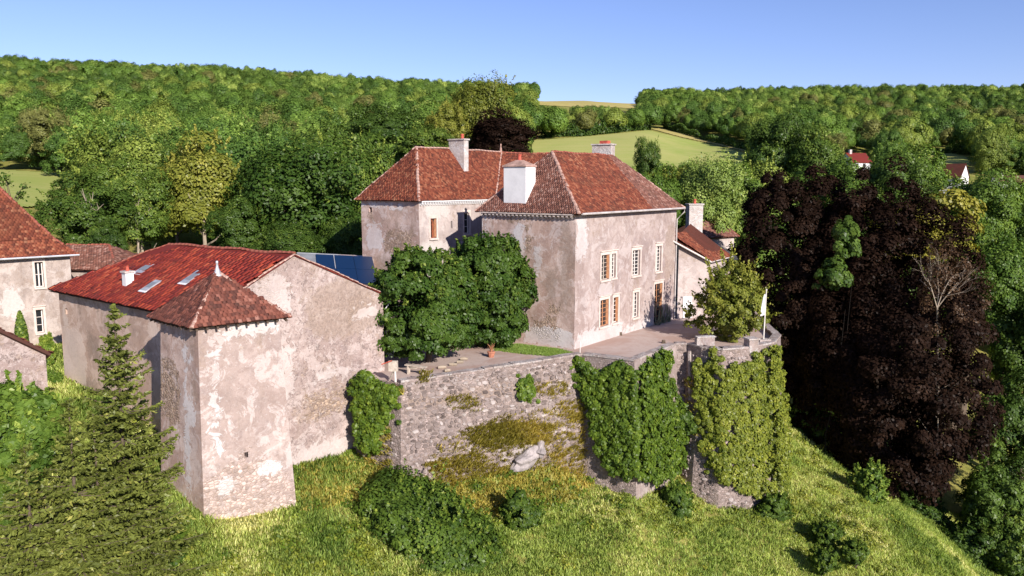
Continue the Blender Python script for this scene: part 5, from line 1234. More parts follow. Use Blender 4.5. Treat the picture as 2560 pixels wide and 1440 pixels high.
r = np.random.default_rng(9); t = thing('sapling', 'thin sapling with sparse leaves behind the tall house roof', 'tree', (*py(22, 500, 75)[:2], 0)); P = []; mb = MB()
for i in range(9):
    e = py(22 + r.normal(0, 22), 432 + r.uniform(0, 70), 75 + r.normal(0, .5)); mb.tube([py(25, 520, 75), (py(25, 520, 75) + e) / 2 + r.normal(0, .1, 3), e], [.05, .035, .015], 4, False)
    P.append(e + r.normal(0, .22, (28, 3)))
mb.build('trunk', M['bark'], t); P = np.concatenate(P); link('leaves', leaf_mesh('leaves', P, unit(len(P), r), .2, r.random(len(P)), M['lf_oak'], r), t)

# spruces in the left foreground
def spruce(label, u, vt, y, R, seed, base=None):
    top = py(u, vt, y); zg = tz(top[0], top[1]); H = top[2] - zg; r = np.random.default_rng(seed)
    t = thing('spruce_tree', label, 'spruce tree', (top[0], top[1], zg), 'spruces in front of the barn'); mb = MB()
    mb.tube([vec(0, 0, -.4), vec(0, 0, H * .5), vec(0, 0, H)], [.17, .09, .015], 6)
    P = []; Nn = []; Tt = []; Dr = []
    z = H - .15
    while z > .5:
        f = (H - z) / H; L0 = R * (f ** .80) + .10; nb = int(5 + 3.5 * min(1, f * 1.8)); ph = r.uniform(0, 6.28)
        for b in range(nb):
            an = ph + b * 6.283 / nb + r.normal(0, .15); L = L0 * r.uniform(.6, 1.22); hd_ = vec(math.cos(an), math.sin(an), 0); sd_ = vec(-hd_[1], hd_[0], 0)
            droop = .10 + .28 * f; n = max(4, int(L / .085)); q = np.linspace(.08, 1, n)
            ctr = hd_[None] * (q * L)[:, None] + np.array([0, 0, 1.])[None] * (z + r.uniform(-.16, .16) + L * (.18 * q - droop * q ** 1.4 + .22 * q ** 3))[:, None]
            if L > .7: mb.tube([vec(0, 0, z), ctr[n // 2], ctr[-1]], [.03, .02, .008], 3, False)
            tb = r.random() * .5 - .08
            for sgn in (-1, 1):
                tl = np.minimum(.42 * L * (1 - q * .8), .62) * r.uniform(.6, 1.2, n) + .09
                for kk in range(4):
                    fr_ = (kk + .5) / 4; keep = tl > (.10 * kk)
                    pos = ctr + (sd_ * sgn * .85 + hd_ * .5)[None] * (tl * fr_)[:, None] + np.array([0, 0, -1.])[None] * (tl * fr_ * .30)[:, None] + r.normal(0, .03, (n, 3))
                    P.append(pos[keep]); Dr.append(np.repeat((sd_ * sgn * .8 + hd_ * .6)[None], keep.sum(), 0)); Tt.append(tb + r.random(keep.sum()) * .45 + .12 * fr_)
            P.append(ctr + r.normal(0, .02, ctr.shape)); Dr.append(np.repeat(hd_[None], n, 0)); Tt.append(tb + r.random(n) * .4)
        z -= .36 + .10 * f
    P = np.concatenate(P); Dr = np.concatenate(Dr) + r.normal(0, .55, (len(P), 3)); Tt = np.concatenate(Tt); Dr /= np.linalg.norm(Dr, axis=1, keepdims=True)
    Nn = np.cross(Dr, unit(len(P), r)) ; Nn += np.array([0, 0, .5]); Nn -= Dr * (Nn * Dr).sum(1)[:, None]; Nn /= np.linalg.norm(Nn, axis=1, keepdims=True)
    b = np.cross(Nn, Dr); sz = r.uniform(.07, .135, len(P))[:, None]
    V = np.stack([P - Dr * sz, P + b * sz * .42, P + Dr * sz * .9, P - b * sz * .42], 1).reshape(-1, 3)
    o = bpy.data.objects.new('needles', mesh_np('needles', V, np.arange(len(V)).reshape(-1, 4), M['lf_spruce'], {'tint': np.repeat(Tt, 4)})); COL.objects.link(o); o.parent = t
    o = bpy.data.objects.new('trunk', mesh_np('trunk', mb.v, mb.f, M['bark'])); COL.objects.link(o); o.parent = t
    TREES.append((top[0], top[1], zg + H * .4, R * .7, H * .4))
spruce('tallest spruce with a bare pointed top in front of the barn wall', 284, 766, 31, 3.0, 301)
spruce('second spruce, shorter, left of the tallest one', 170, 1000, 27.5, 2.5, 302)
spruce('small spruce whose tip stands between the two taller spruces', 232, 1035, 28.5, 2.4, 303)
spruce('low spruce at the bottom left corner', 60, 1120, 26.5, 2.6, 304)

# bushes
BU = [
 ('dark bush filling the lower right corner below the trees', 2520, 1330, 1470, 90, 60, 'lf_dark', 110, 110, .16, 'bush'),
 ('dark bush added for shade under the right side of the largest copper beech', 2310, 1235, 1370, 75, 66, 'lf_dark', 90, 110, .16, 'bush'),  # added to cover lit ground where the beech leaves deep shade
 ('dark bush added for shade behind the slope edge near the lower right corner', 2420, 1290, 1450, 80, 62, 'lf_dark', 90, 110, .16, 'bush'),  # added too, keeps the ground past the slope edge dark
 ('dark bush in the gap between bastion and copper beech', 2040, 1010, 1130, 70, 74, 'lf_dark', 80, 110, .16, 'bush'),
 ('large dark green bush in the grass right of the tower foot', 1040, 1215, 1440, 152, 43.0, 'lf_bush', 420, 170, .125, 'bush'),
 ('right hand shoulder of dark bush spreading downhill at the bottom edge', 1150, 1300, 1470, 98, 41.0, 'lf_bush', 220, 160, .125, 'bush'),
 ('round dark shrub on the grass in front of the rubble wall', 1308, 1232, 1348, 52, 45.6, 'lf_bush', 120, 150, .11, 'shrub'),
 ('small dark shrub at the foot of the main ivy', 1680, 1215, 1310, 48, 52.0, 'lf_bush', 90, 140, .12, 'shrub'),
 ('low dark shrub under the bastion ivy', 1925, 1240, 1310, 50, 54.5, 'lf_bush', 80, 130, .12, 'shrub'),
 ('bright leafy shrub on the slope edge against the dark beech', 2172, 1172, 1285, 44, 60.0, 'lf_lime', 60, 90, .18, 'shrub'),
 ('dark scrubby shrub on the lower slope, the upper of three', 2065, 1305, 1372, 38, 51.5, 'lf_bush', 60, 110, .11, 'shrub'),
 ('dark scrubby shrub on the lower slope, the right of three', 2140, 1350, 1420, 36, 49.5, 'lf_bush', 60, 110, .11, 'shrub'),
 ('dark scrubby shrub on the lower slope, the lowest of three', 2055, 1375, 1440, 34, 48.0, 'lf_bush', 60, 110, .11, 'shrub'),
 ('bushy green tree at the left edge behind the spruces', 60, 985, 1220, 105, 36, 'lf_lime', 120, 150, .2, 'bush'),
 ('low green bush at the far left under the outbuilding', 15, 975, 1090, 60, 40, 'lf_lime', 60, 120, .18, 'bush'),
 ('green bush at the left bottom edge beside the spruces', 10, 1180, 1350, 70, 33, 'lf_bush', 70, 120, .18, 'bush'),
 ('green bush below the spruces at the bottom edge', 370, 1330, 1470, 95, 33, 'lf_bush', 80, 130, .18, 'bush'),
 ('light green bush in the gap between house and barn wall', 118, 845, 935, 22, 56, 'lf_lime', 40, 90, .16, 'shrub'),
 ('low bush at the barn wall foot in the passage', 132, 930, 975, 22, 52, 'lf_lime', 40, 90, .16, 'shrub'),
]
for i, (lb, u, vt, vb, hw, y, mt, nc, nl, lf, cat) in enumerate(BU):
    c = py(u, vb, y); hero(lb, u, vt, vb, hw, y, mt, 400 + i, nc, nl, lf, name=cat, cat=cat, limbs=4, cr=(.12, .26), lump=.35, hollow=.45, inner=.4, flat=-.3, shoots=90, slen=.28, r0=.06)
r = np.random.default_rng(77); q = py(57, 880, 57); t = thing('cypress', 'small pointed dark cypress in front of the tall house wall', 'cypress', (q[0], q[1], tz(q[0], q[1])))
n = 2600; zz = r.random(n) ** .8; zt_ = py(57, 778, 57)[2] - t['_loc'][2]; an = r.uniform(0, 6.28, n); rr_ = .42 * np.sin(np.pi * (zz * .88 + .1)) ** .8 * r.uniform(.7, 1.05, n)
P = np.stack([np.cos(an) * rr_, np.sin(an) * rr_, zz * zt_], 1); o = bpy.data.objects.new('crown', leaf_mesh('crown', P, np.stack([np.cos(an), np.sin(an), .4 + 0 * an], 1) + r.normal(0, .4, (n, 3)), .14, r.random(n), M['lf_oak'], r)); COL.objects.link(o); o.parent = t
mb = MB(); mb.tube([vec(0, 0, -.3), vec(0, 0, zt_ * .9)], [.07, .01], 5); o = bpy.data.objects.new('trunk', mesh_np('trunk', mb.v, mb.f, M['bark'])); COL.objects.link(o); o.parent = t
# grey stems by the castle door
q = pz(1652, 806, 0); t = thing('spiky_plant', 'clump of grey green upright stems beside the glazed castle door', 'plant', q); r = np.random.default_rng(5); mb = MB()
for i in range(26):
    b = q + vec(*(Dd * r.uniform(-1.4, 1.6)), 0) + vec(*nD, 0) * r.uniform(.1, .5); e = b + vec(r.normal(0, .22), r.normal(0, .22), r.uniform(.5, 1.7)); mb.tube([b, (b + e) / 2 + r.normal(0, .05, 3), e], [.05, .045, .02], 5)
mb.build('stems', plain_mat('grey_stem', (.16, .17, .11), .9, .4, 4), t)

# ivy ------------------------------------------------------------------
def ivy(label, parts, mat, seed, leaf=.135):
    r = np.random.default_rng(seed); P = []; Nn = []; Tt = []
    for poly, pl_p, pl_n, bulge, dens in parts:
        us = [q[0] for q in poly]; vs = [q[1] for q in poly]; pl_n = np.array(pl_n, float); pl_n /= np.linalg.norm(pl_n)
        k = 0; cl = []; dens = int(dens * 1.7)
        while k < dens:
            u = r.uniform(min(us), max(us)); v = r.uniform(min(vs), max(vs))
            if inpoly([u], [v], poly)[0]:
                k += 1; cl.append(rp(u, v, pl_p, pl_n))
        cl = np.array(cl); n = len(cl); rc = r.uniform(.12, .34, n); out = bulge * r.random(n) ** .8; ctint = r.random(n)
        stray = r.random(n) < .16; cl[stray] += r.normal(0, .38, (stray.sum(), 3)); cl[stray] -= pl_n * ((cl[stray] - pl_p) @ pl_n)[:, None]; cl[stray, 2] = np.minimum(cl[stray, 2], -.15); rc[stray] *= .6; out[stray] *= .15
        nl = 60; idx = np.repeat(np.arange(n), nl); e = unit(n * nl, r); s_ = (e @ pl_n) < -.2; e[s_] *= -1
        p = cl[idx] + pl_n * (out[idx] + .05)[:, None] + e * (rc[idx] * r.uniform(.4, 1.1, n * nl))[:, None] * 1.0
        P.append(p); Nn.append(e * .7 + pl_n * .45 + unit(n * nl, r) * .5 + np.array([0, 0, .3])); Tt.append(ctint[idx] * .45 + r.random(n * nl) * .45)
    P = np.concatenate(P); Nn = np.concatenate(Nn); Tt = np.concatenate(Tt)
    c = P.mean(0); t = thing('ivy', label, 'ivy', (c[0], c[1], P[:, 2].min()))
    link('leaves', leaf_mesh('leaves', P, Nn, leaf * r.uniform(.7, 1.3, len(P)), Tt, M[mat], r, 1.35), t)
def pln(a, b, tilt=BAT / 14): d = nrm((b - a)[:2]); n = vec(d[1], -d[0], tilt); return a, n
ivy('ivy clump spilling over the left end of the terrace wall next to the barn gable', [([(890, 958), (925, 922), (950, 955), (1003, 966), (1000, 990), (985, 1005), (980, 1040), (950, 1080), (958, 1112), (938, 1132), (908, 1118), (905, 1050), (898, 990)], *pln(G0 + vec(-.1, -.2, 0), W0), .75, 300)], 'lf_ivy', 501)
ivy('thick dark to bright green ivy mass over the middle of the terrace wall', [
  ([(1418, 925), (1455, 890), (1475, 915), (1510, 935), (1545, 905), (1596, 930), (1600, 1195), (1530, 1178), (1500, 1120), (1470, 1000), (1440, 950)], *pln(W1, W2), .6, 560),
  ([(1585, 935), (1630, 885), (1657, 872), (1660, 935), (1672, 985), (1702, 1030), (1714, 1150), (1690, 1168), (1640, 1205), (1588, 1195)], *pln(W2, W3), .8, 560)], 'lf_ivy', 502)
ivy('yellow green ivy sheet covering the rounded bastion', [
  ([(1738, 960), (1733, 885), (1760, 915), (1785, 872), (1805, 900), (1815, 1000), (1815, 1200), (1790, 1182), (1757, 1120), (1742, 1040)], *pln(BA[1], BA[2]), .35, 150),
  ([(1800, 930), (1830, 905), (1885, 905), (1890, 1235), (1850, 1225), (1800, 1195)], *pln(BA[2], BA[3]), .32, 240),
  ([(1880, 885), (1905, 868), (1936, 866), (1948, 990), (1962, 1100), (1964, 1222), (1885, 1242)], *pln(BA[3], BA[4]), .28, 260),
  ([(1925, 868), (1942, 872), (1966, 1060), (1968, 1200), (1935, 1200)], *pln(BA[4], BA[5]), .3, 120)], 'lf_ivyy', 503)
ivy('small ivy tuft clinging below the coping of the rubble wall', [([(1293, 955), (1322, 945), (1328, 985), (1310, 998), (1295, 985)], *pln(W0, W1), .3, 34)], 'lf_ivy', 504, .17)
ivy('little ivy bush half way up the pilaster', [([(1690, 1045), (1718, 1032), (1745, 1045), (1748, 1068), (1722, 1078), (1695, 1070)], *pln(W3, BA[0] + vec(0, -.5, 0)), .7, 60)], 'lf_bush', 505, .17)

# ---- the woods on the hills: the largest stand as trees of their own, the rest is one mass
VIS = [[(1345, 376), (1350, 352), (1480, 342), (1560, 334), (1622, 327), (1700, 349), (1862, 390), (1800, 396), (1690, 402), (1640, 398), (1540, 386), (1340, 386)],
       [(1628, 322), (1655, 318), (1760, 345), (1862, 374), (1870, 384), (1780, 360), (1700, 341)],
       [(-300, 428), (0, 428), (162, 436), (120, 485), (60, 508), (-300, 515)], [(2312, 394), (2380, 387), (2412, 394), (2400, 420), (2330, 424)],
       [(1352, 236), (1530, 236), (1532, 258), (1600, 266), (1352, 259)],
       [(2118, 380), (2162, 380), (2158, 412), (2120, 412)], [(2355, 415), (2398, 415), (2398, 455), (2355, 455)], [(2470, 436), (2560, 436), (2560, 462), (2475, 462)]]
r = np.random.default_rng(2024)
yy = 112.0; pts = []
while yy < 1080:
    sp = 9.0 + yy * .0030; nx = int(2 * .92 * yy / sp); xs_ = (np.arange(nx) + r.uniform(0, 1)) * sp - .92 * yy
    pts.append(np.stack([xs_ + r.normal(0, sp * .28, nx), np.full(nx, yy) + r.normal(0, sp * .28, nx)], 1)); yy += sp * .9
P = np.concatenate(pts); z = terrain(P[:, 0], P[:, 1])
hgt = (9.5 + 10.5 * r.random(len(P)) ** 1.5) * np.where(P[:, 1] < 330, .92, 1.0); rad = hgt * r.uniform(.34, .50, len(P))
V3 = np.stack([P[:, 0], P[:, 1], z], 1); keep = np.ones(len(P), bool)
c_ = P[:, 0] / P[:, 1]
for poly in VIS:
    for dz_ in np.linspace(.12, 1.05, 12):
        for dx_ in (-1.0, -.5, 0, .5, 1.0):
            u, v = project(V3 + np.stack([rad * dx_, 0 * rad, hgt * dz_], 1)); keep &= ~(inpoly(u, v, poly))
for poly, y0, y1 in ((P_MEADOW, 270, 540), (P_LEFT, 135, 290), (P_SMALL, 345, 470), (P_LANE, 380, 620), (P_SKY, 700, 1250)):
    u, v = project(V3); keep &= ~(inpoly(u, v, poly) & (P[:, 1] > y0) & (P[:, 1] < y1))
keep &= ~((c_ > .03) & (c_ < .13) & (P[:, 1] > 820))
keep &= ~((P[:, 1] > 1000) & (c_ > .0) & (c_ < .2))
# left of the castle the pasture has open ground in front
u, v = project(V3 + np.stack([0 * rad, 0 * rad, hgt], 1)); keep &= ~((P[:, 1] < 150) & (c_ < -.52))
V3, hgt, rad = V3[keep], hgt[keep], rad[keep]
WOODV = [crown_mesh('wood_crown', 700 + i, 30 + 4 * i, 170, .066, M['lf_wood'], cr=(.22 + .01 * i, .46), lump=.22 + .05 * i, hollow=.6, flat=-.4, inner=.05, crownn=.5, csq=.95, fold=False, rnd=.35) for i in range(6)]
# coarse depth buffer: which trees show most
def zbuf(cx, cy, cz, rx, rz):
    C = np.stack([cx, cy, cz], 1); u, v = project(C); f = cy * ct - (cz - CAM_Z) * st; w_, h_ = 640, 360
    zb = np.full((h_, w_), 1e9); ib = np.full((h_, w_), -1); o_ = np.argsort(-f)
    for k in o_:
        uu, vv = u[k] / 4, v[k] / 4; a, b = rx[k] * F / f[k] / 4, rz[k] * F / f[k] / 4
        x0, x1, y0, y1 = int(max(0, uu - a)), int(min(w_, uu + a + 1)), int(max(0, vv - b)), int(min(h_, vv + b + 1))
        if x1 <= x0 or y1 <= y0: continue
        Y, X = np.mgrid[y0:y1, x0:x1]; m = ((X + .5 - uu) / max(a, .5)) ** 2 + ((Y + .5 - vv) / max(b, .5)) ** 2 <= 1
        ib[y0:y1, x0:x1][m] = k
    return ib
n0 = len(V3); T_ = np.array(TREES)
ib = zbuf(np.concatenate([V3[:, 0], T_[:, 0]]), np.concatenate([V3[:, 1], T_[:, 1]]), np.concatenate([V3[:, 2] + hgt * .58, T_[:, 2]]), np.concatenate([rad, T_[:, 3]]), np.concatenate([hgt * .42, T_[:, 4]]))
gy, gx = np.mgrid[0:360, 0:640]
for poly in ([(900, 510), (1040, 367), (1250, 372), (1545, 382), (1705, 515), (1685, 800), (1435, 875), (900, 720)], [(0, 470), (178, 630), (178, 850), (0, 850)], [(120, 722), (422, 610), (735, 633), (957, 737), (957, 950), (140, 950)]):
    ib[inpoly(gx * 4 + 2, gy * 4 + 2, poly)] = -1
cnt = np.bincount(ib[(ib >= 0) & (ib < n0)].ravel(), minlength=n0)
order = np.argsort(-cnt); ind = order[:285]; ind = ind[cnt[ind] > 0]; rest = np.setdiff1d(np.arange(n0), ind)
print('wood', n0, 'single', len(ind), 'least px', cnt[ind].min() * 16)
gname = ['trees of the woods behind the castle'] * 4
tints = (('lf_wmid', 'mid green'), ('lf_wdark', 'dark green'), ('lf_wyel', 'yellowish green'), ('lf_wolive', 'dull olive'))
spots = ((0, 170, 'at the left edge'), (170, 330, 'above the small house'), (330, 500, 'above the barn ridge'), (500, 650, 'over the yellow oak'), (650, 820, 'over the big chestnut'), (820, 960, 'left of the castle roof'), (960, 1120, 'above the left castle roof'),
         (1120, 1330, 'behind the castle ridge'), (1330, 1480, 'above the left of the meadow'), (1480, 1640, 'above the meadow brow'), (1640, 1780, 'above the slanting hedge'), (1780, 1940, 'right of the meadow corner'), (1940, 2120, 'above the upper copper beech'), (2120, 2290, 'above the red roof'), (2290, 2440, 'above the paddock'), (2440, 2700, 'at the right edge'))
for k in ind:
    x, y_, z_ = V3[k]; u, v = project(V3[k] + vec(0, 0, hgt[k] * .6))
    zn = 3 if y_ < 230 else (0 if u < 1330 else 1 if u < 1640 else 2)
    me = MIDV[r.integers(0, 5)] if y_ < 330 else WOODV[r.integers(0, 6)]
    o = bpy.data.objects.new('tree', me); COL.objects.link(o); o.location = (x, y_, z_ + hgt[k] * .56); o.scale = (rad[k], rad[k], hgt[k] * .44); o.rotation_euler = (0, 0, r.uniform(0, 6.28))
    ti = int(r.choice(4, p=(.42, .26, .2, .12))); o.material_slots[0].link = 'OBJECT'; o.material_slots[0].material = M[tints[ti][0]]
    sp_ = next((n_ for a, b, n_ in spots if a <= u < b), 'at the left edge' if u < 0 else 'at the right edge')
    lv = 'on the crest of the wooded hill' if v < 265 else 'high on the wooded slope' if v < 310 else 'halfway up the wooded slope' if v < 350 else 'low on the wooded slope' if v < 400 else 'at the wood foot' if v < 450 else 'down in the valley'
    tag(o, '%s rounded tree %s %s' % (tints[ti][1], lv.replace('wooded ', '') if len(sp_.split()) > 5 else lv, sp_), 'tree', gname[zn])
src = bpy.data.collections.new('wood_sources')
for i, me in enumerate(WOODV): src.objects.link(bpy.data.objects.new('wood_source_%d' % i, me))
me = bpy.data.meshes.new('forest'); me.vertices.add(len(rest))
Q_ = V3[rest].copy(); Q_[:, 2] += hgt[rest] * .56; me.vertices.foreach_set('co', Q_.astype(np.float32).ravel())
sc_ = np.stack([rad[rest], rad[rest], hgt[rest] * .44], 1).astype(np.float32)
at = me.attributes.new('scl', 'FLOAT_VECTOR', 'POINT'); at.data.foreach_set('vector', sc_.ravel())
at = me.attributes.new('rz', 'FLOAT', 'POINT'); at.data.foreach_set('value', r.uniform(0, 6.28, len(rest)).astype(np.float32))
at = me.attributes.new('idx', 'INT', 'POINT'); at.data.foreach_set('value', r.integers(0, 6, len(rest)).astype(np.int32))
fo = link('forest', me); tag(fo, 'dense deciduous wood clothing the hills behind the castle', None, None, 'stuff')
ng_ = bpy.data.node_groups.new('forest_points', 'GeometryNodeTree')
ng_.interface.new_socket('Geometry', in_out='INPUT', socket_type='NodeSocketGeometry'); ng_.interface.new_socket('Geometry', in_out='OUTPUT', socket_type='NodeSocketGeometry')
gi = ng_.nodes.new('NodeGroupInput'); go = ng_.nodes.new('NodeGroupOutput'); ip = ng_.nodes.new('GeometryNodeInstanceOnPoints'); ci = ng_.nodes.new('GeometryNodeCollectionInfo')
ci.inputs[0].default_value = src; ci.inputs['Separate Children'].default_value = True; ci.inputs['Reset Children'].default_value = True
def na(nm, dt): n_ = ng_.nodes.new('GeometryNodeInputNamedAttribute'); n_.data_type = dt; n_.inputs[0].default_value = nm; return n_.outputs[0]
cx = ng_.nodes.new('ShaderNodeCombineXYZ'); ng_.links.new(na('rz', 'FLOAT'), cx.inputs[2])
ng_.links.new(gi.outputs[0], ip.inputs['Points']); ng_.links.new(ci.outputs[0], ip.inputs['Instance']); ip.inputs['Pick Instance'].default_value = True
ng_.links.new(na('idx', 'INT'), ip.inputs['Instance Index']); ng_.links.new(cx.outputs[0], ip.inputs['Rotation']); ng_.links.new(na('scl', 'FLOAT_VECTOR'), ip.inputs['Scale']); ng_.links.new(ip.outputs[0], go.inputs[0])
md = fo.modifiers.new('points', 'NODES'); md.node_group = ng_

# hedges along the fields
def ground_hit(u, v, y0, y1):
    ys_ = np.geomspace(y0, y1, 400); c = (u - 1280) / F; zz = terrain(c * ys_, ys_); _, vv = project(np.stack([c * ys_, ys_, zz], 1)); i = np.argmin(np.abs(vv - v)); return vec(c * ys_[i], ys_[i], zz[i])
def hedge(label, path, h, wdt, mat, y0, y1, seed, n=1400, leaf=.55):
    r = np.random.default_rng(seed); pts = [ground_hit(u, v, y0, y1) for u, v in path]; P = []; segs = []
    L = [np.linalg.norm(pts[i + 1] - pts[i]) for i in range(len(pts) - 1)]; tot = sum(L)
    for i in range(len(pts) - 1):
        k = int(n * L[i] / tot); q = r.random((k, 1)); P.append(pts[i] * (1 - q) + pts[i + 1] * q)
    P = np.concatenate(P); k = len(P); ph = P[:, 0] * .22 + P[:, 1] * .13; hh_ = h * (.8 + .3 * np.sin(ph) + .2 * np.sin(ph * 3.1)); an = r.uniform(0, 6.28, k); rr_ = wdt * (.7 + .3 * np.sin(ph * 2.3)) * r.random(k) ** .4
    zz = r.random(k) ** .7 * hh_; P = P + np.stack([np.cos(an) * rr_, np.sin(an) * rr_, zz], 1)
    t = thing('hedge', label, 'hedge', pts[0]); link('leaves', leaf_mesh('leaves', P, unit(k, r) * .6 + np.stack([np.cos(an), np.sin(an), .6 + 0 * an], 1), leaf * r.uniform(.7, 1.3, k), r.random(k) * .8, M[mat], r), t)
hedge('dark hedge running along the top edge of the pale meadow', [(1352, 344), (1440, 341), (1530, 333), (1618, 325)], 6, 2.6, 'lf_dark', 380, 560, 1, 6000, .8)
hedge('trimmed hedge slanting down the right side of the meadow', [(1652, 322), (1720, 341), (1800, 362), (1872, 382)], 5, 2.0, 'lf_dark', 370, 560, 2, 5000, .7)
hedge('short hedge above the little paddock', [(2325, 385), (2370, 383), (2412, 388)], 4, 1.8, 'lf_oak', 360, 520, 3, 1600, .7)

# grass and weeds of the slope
def wav(x, y, s, sd):
    g = np.random.default_rng(sd); o = 0
    for i in range(5): a = g.uniform(0, 6.28); f = s * g.uniform(.6, 1.7); o = o + np.sin(f * (x * math.cos(a) + y * math.sin(a)) + g.uniform(0, 6.28))
    return o / 3.2
def blades(P, h, lean, r, nb, width, out=None):
    n = len(P); idx = np.repeat(np.arange(n), nb); m = len(idx); b = P[idx] + np.concatenate([r.normal(0, .12, (m, 2)), np.zeros((m, 1))], 1)
    an = r.uniform(0, 6.28, m); hh_ = np.repeat(np.broadcast_to(h, (n,)), nb) * r.uniform(.55, 1.25, m); le = lean * r.uniform(.3, 1.3, m)
    d = np.stack([np.cos(an) * le, np.sin(an) * le, np.ones(m)], 1)
    if out is not None: d = d * .6 + out[idx] * .7
    tip = b + d * hh_[:, None]; mid_ = b + d * (hh_ * .55)[:, None] - np.stack([np.cos(an), np.sin(an), 0 * an], 1) * (hh_ * lean * .16)[:, None]
    s_ = np.stack([-np.sin(an), np.cos(an), 0 * an], 1) * (width * r.uniform(.6, 1.4, m))[:, None]
    V = np.stack([b - s_, b + s_, mid_ + s_ * .8, tip, mid_ - s_ * .8], 1).reshape(-1, 3); F5 = np.arange(5 * m).reshape(m, 5)
    return V, F5, idx
yp = np.array([(p[0], p[1]) for p in yard])
foot = [[tuple(p) for p in yp], [tuple(Gl), tuple(Rr[:2]), tuple(wbk), tuple(wf)], [tuple(n2), tuple(tR), tuple(tB), tuple(tL)], [tuple(hL), tuple(hR[:2]), tuple(hbR), tuple(hbL)], [tuple(g0[:2]), tuple(ob), tuple(oc), tuple(g1[:2])]]
def clear(x, y):
    k = np.ones(len(x), bool)
    for f_ in foot: k &= ~inpoly(x, y, f_)
    return k
r = np.random.default_rng(31)
N_ = 90000; yy = r.uniform(33, 72, N_); cc = r.uniform(-.74, .72, N_); xx = cc * yy; k = clear(xx, yy); xx, yy = xx[k], yy[k]; zz = terrain(xx, yy)
u, v = project(np.stack([xx, yy, zz], 1)); k = (v > 780) & (v < 1560) & (u > -120) & (u < 2680); xx, yy, zz = xx[k], yy[k], zz[k]
wv = wav(xx, yy, .55, 1); w2 = wav(xx, yy, 1.7, 2)
G_ = np.stack([xx, yy, zz - .03], 1); hg = .20 + .10 * np.clip(wv, -1, 1) + .07 * np.clip(w2, -.5, 1) + r.uniform(0, .10, len(xx)); hg = np.clip(hg, .08, .5)
V, F5, idx = blades(G_, hg, .75, r, 6, .018)
w3 = wav(xx, yy, .9, 3); tint = np.clip(.56 - .26 * wv[idx] - .14 * w2[idx] - .2 * w3[idx] + r.normal(0, .17, len(idx)), 0, 1)
o = link('grass', mesh_np('grass', V, F5, M['lf_grass'], {'tint': np.repeat(tint, 5)})); tag(o, 'rough sunlit meadow grass on the slope below the walls', None, None, 'stuff')
print('grass', len(idx))
# broad leaved weeds and dry growth at the wall foot and on the bank
Wp = []; Wo = []
def on_ground(n, poly, y0, y1):
    us = [p[0] for p in poly]; yy = r.uniform(y0, y1, n * 6); xx = (r.uniform(min(us), max(us), n * 6) - 1280) / F * yy; zz = terrain(xx, yy); u, v = project(np.stack([xx, yy, zz], 1)); k = inpoly(u, v, poly) & clear(xx, yy); return np.stack([xx, yy, zz], 1)[k][:n]
for poly, n, y0, y1 in (([(725, 1175), (900, 1135), (985, 1150), (985, 1240), (725, 1290)], 700, 39, 50), ([(985, 1230), (1080, 1130), (1250, 1060), (1480, 1040), (1510, 1180), (1440, 1250), (1250, 1290), (985, 1260)], 2600, 43, 55)):
    q = on_ground(n, poly, y0, y1); Wp.append(q); Wo.append(np.zeros_like(q))
for poly, n in (([(1110, 995), (1150, 985), (1200, 1000), (1195, 1030), (1130, 1025)], 60), ([(1330, 960), (1410, 955), (1425, 985), (1380, 1000), (1340, 985)], 60), ([(1390, 1010), (1470, 990), (1480, 1060), (1420, 1060)], 90), ([(1180, 1075), (1260, 1050), (1380, 1060), (1375, 1110), (1220, 1130)], 260), ([(1060, 1150), (1110, 1095), (1250, 1040), (1480, 1010), (1505, 1140), (1300, 1180), (1100, 1230)], 900), ([(1160, 1085), (1260, 1055), (1385, 1062), (1372, 1100), (1215, 1128)], 420), ([(1060, 1160), (1190, 1130), (1270, 1180), (1110, 1225)], 320), ([(1375, 1130), (1495, 1090), (1510, 1190), (1400, 1215)], 300), ([(1050, 925), (1075, 930), (1070, 965), (1050, 965)], 25), ([(985, 960), (1010, 965), (1005, 990), (985, 990)], 25), ([(905, 1080), (975, 1040), (980, 1200), (905, 1150)], 120), ([(1720, 950), (1745, 950), (1745, 1100), (1720, 1100)], 40)):
    p_, n_ = pln(W0, W1) if poly[0][0] > 1000 and poly[0][0] < 1700 else (pln(G0, W0) if poly[0][0] < 1000 else pln(BA[0], BA[1])); n_ = np.array(n_) / np.linalg.norm(n_)
    us = [q[0] for q in poly]; vs = [q[1] for q in poly]; q = []
    while len(q) < n:
        u, v = r.uniform(min(us), max(us)), r.uniform(min(vs), max(vs))
        if inpoly([u], [v], poly)[0]: q.append(rp(u, v, p_ + n_ * .05, n_))
    Wp.append(np.array(q)); Wo.append(np.repeat(n_[None], n, 0))
Wp = np.concatenate(Wp); Wo = np.concatenate(Wo); V, F5, idx = blades(Wp, r.uniform(.18, .5, len(Wp)), .6, r, 9, .028, Wo)
tint = np.clip(.35 + .35 * wav(Wp[:, 0] + Wp[:, 2], Wp[:, 1], 1.1, 7)[idx] + r.normal(0, .18, len(idx)), 0, 1)
o = link('weeds', mesh_np('weeds', V, F5, M['lf_weed'], {'tint': np.repeat(tint, 5)})); tag(o, 'dry brownish weeds at the foot of the wall and in its joints', None, None, 'stuff')
r = np.random.default_rng(56); Pp, Pn, Pt = [], [], []
N2 = 5200; yy = r.uniform(34, 70, N2); xx = r.uniform(-.5, .70, N2) * yy; k = clear(xx, yy); xx, yy = xx[k], yy[k]; dn = wav(xx, yy, .45, 21) + .5 * wav(xx, yy, 1.6, 22) + r.normal(0, .45, len(xx)); k = dn > .42; xx, yy = xx[k], yy[k]; zz = terrain(xx, yy)
u, v = project(np.stack([xx, yy, zz], 1)); k = (u > -50) & (u < 2650) & (v < 1500); xx, yy, zz = xx[k], yy[k], zz[k]
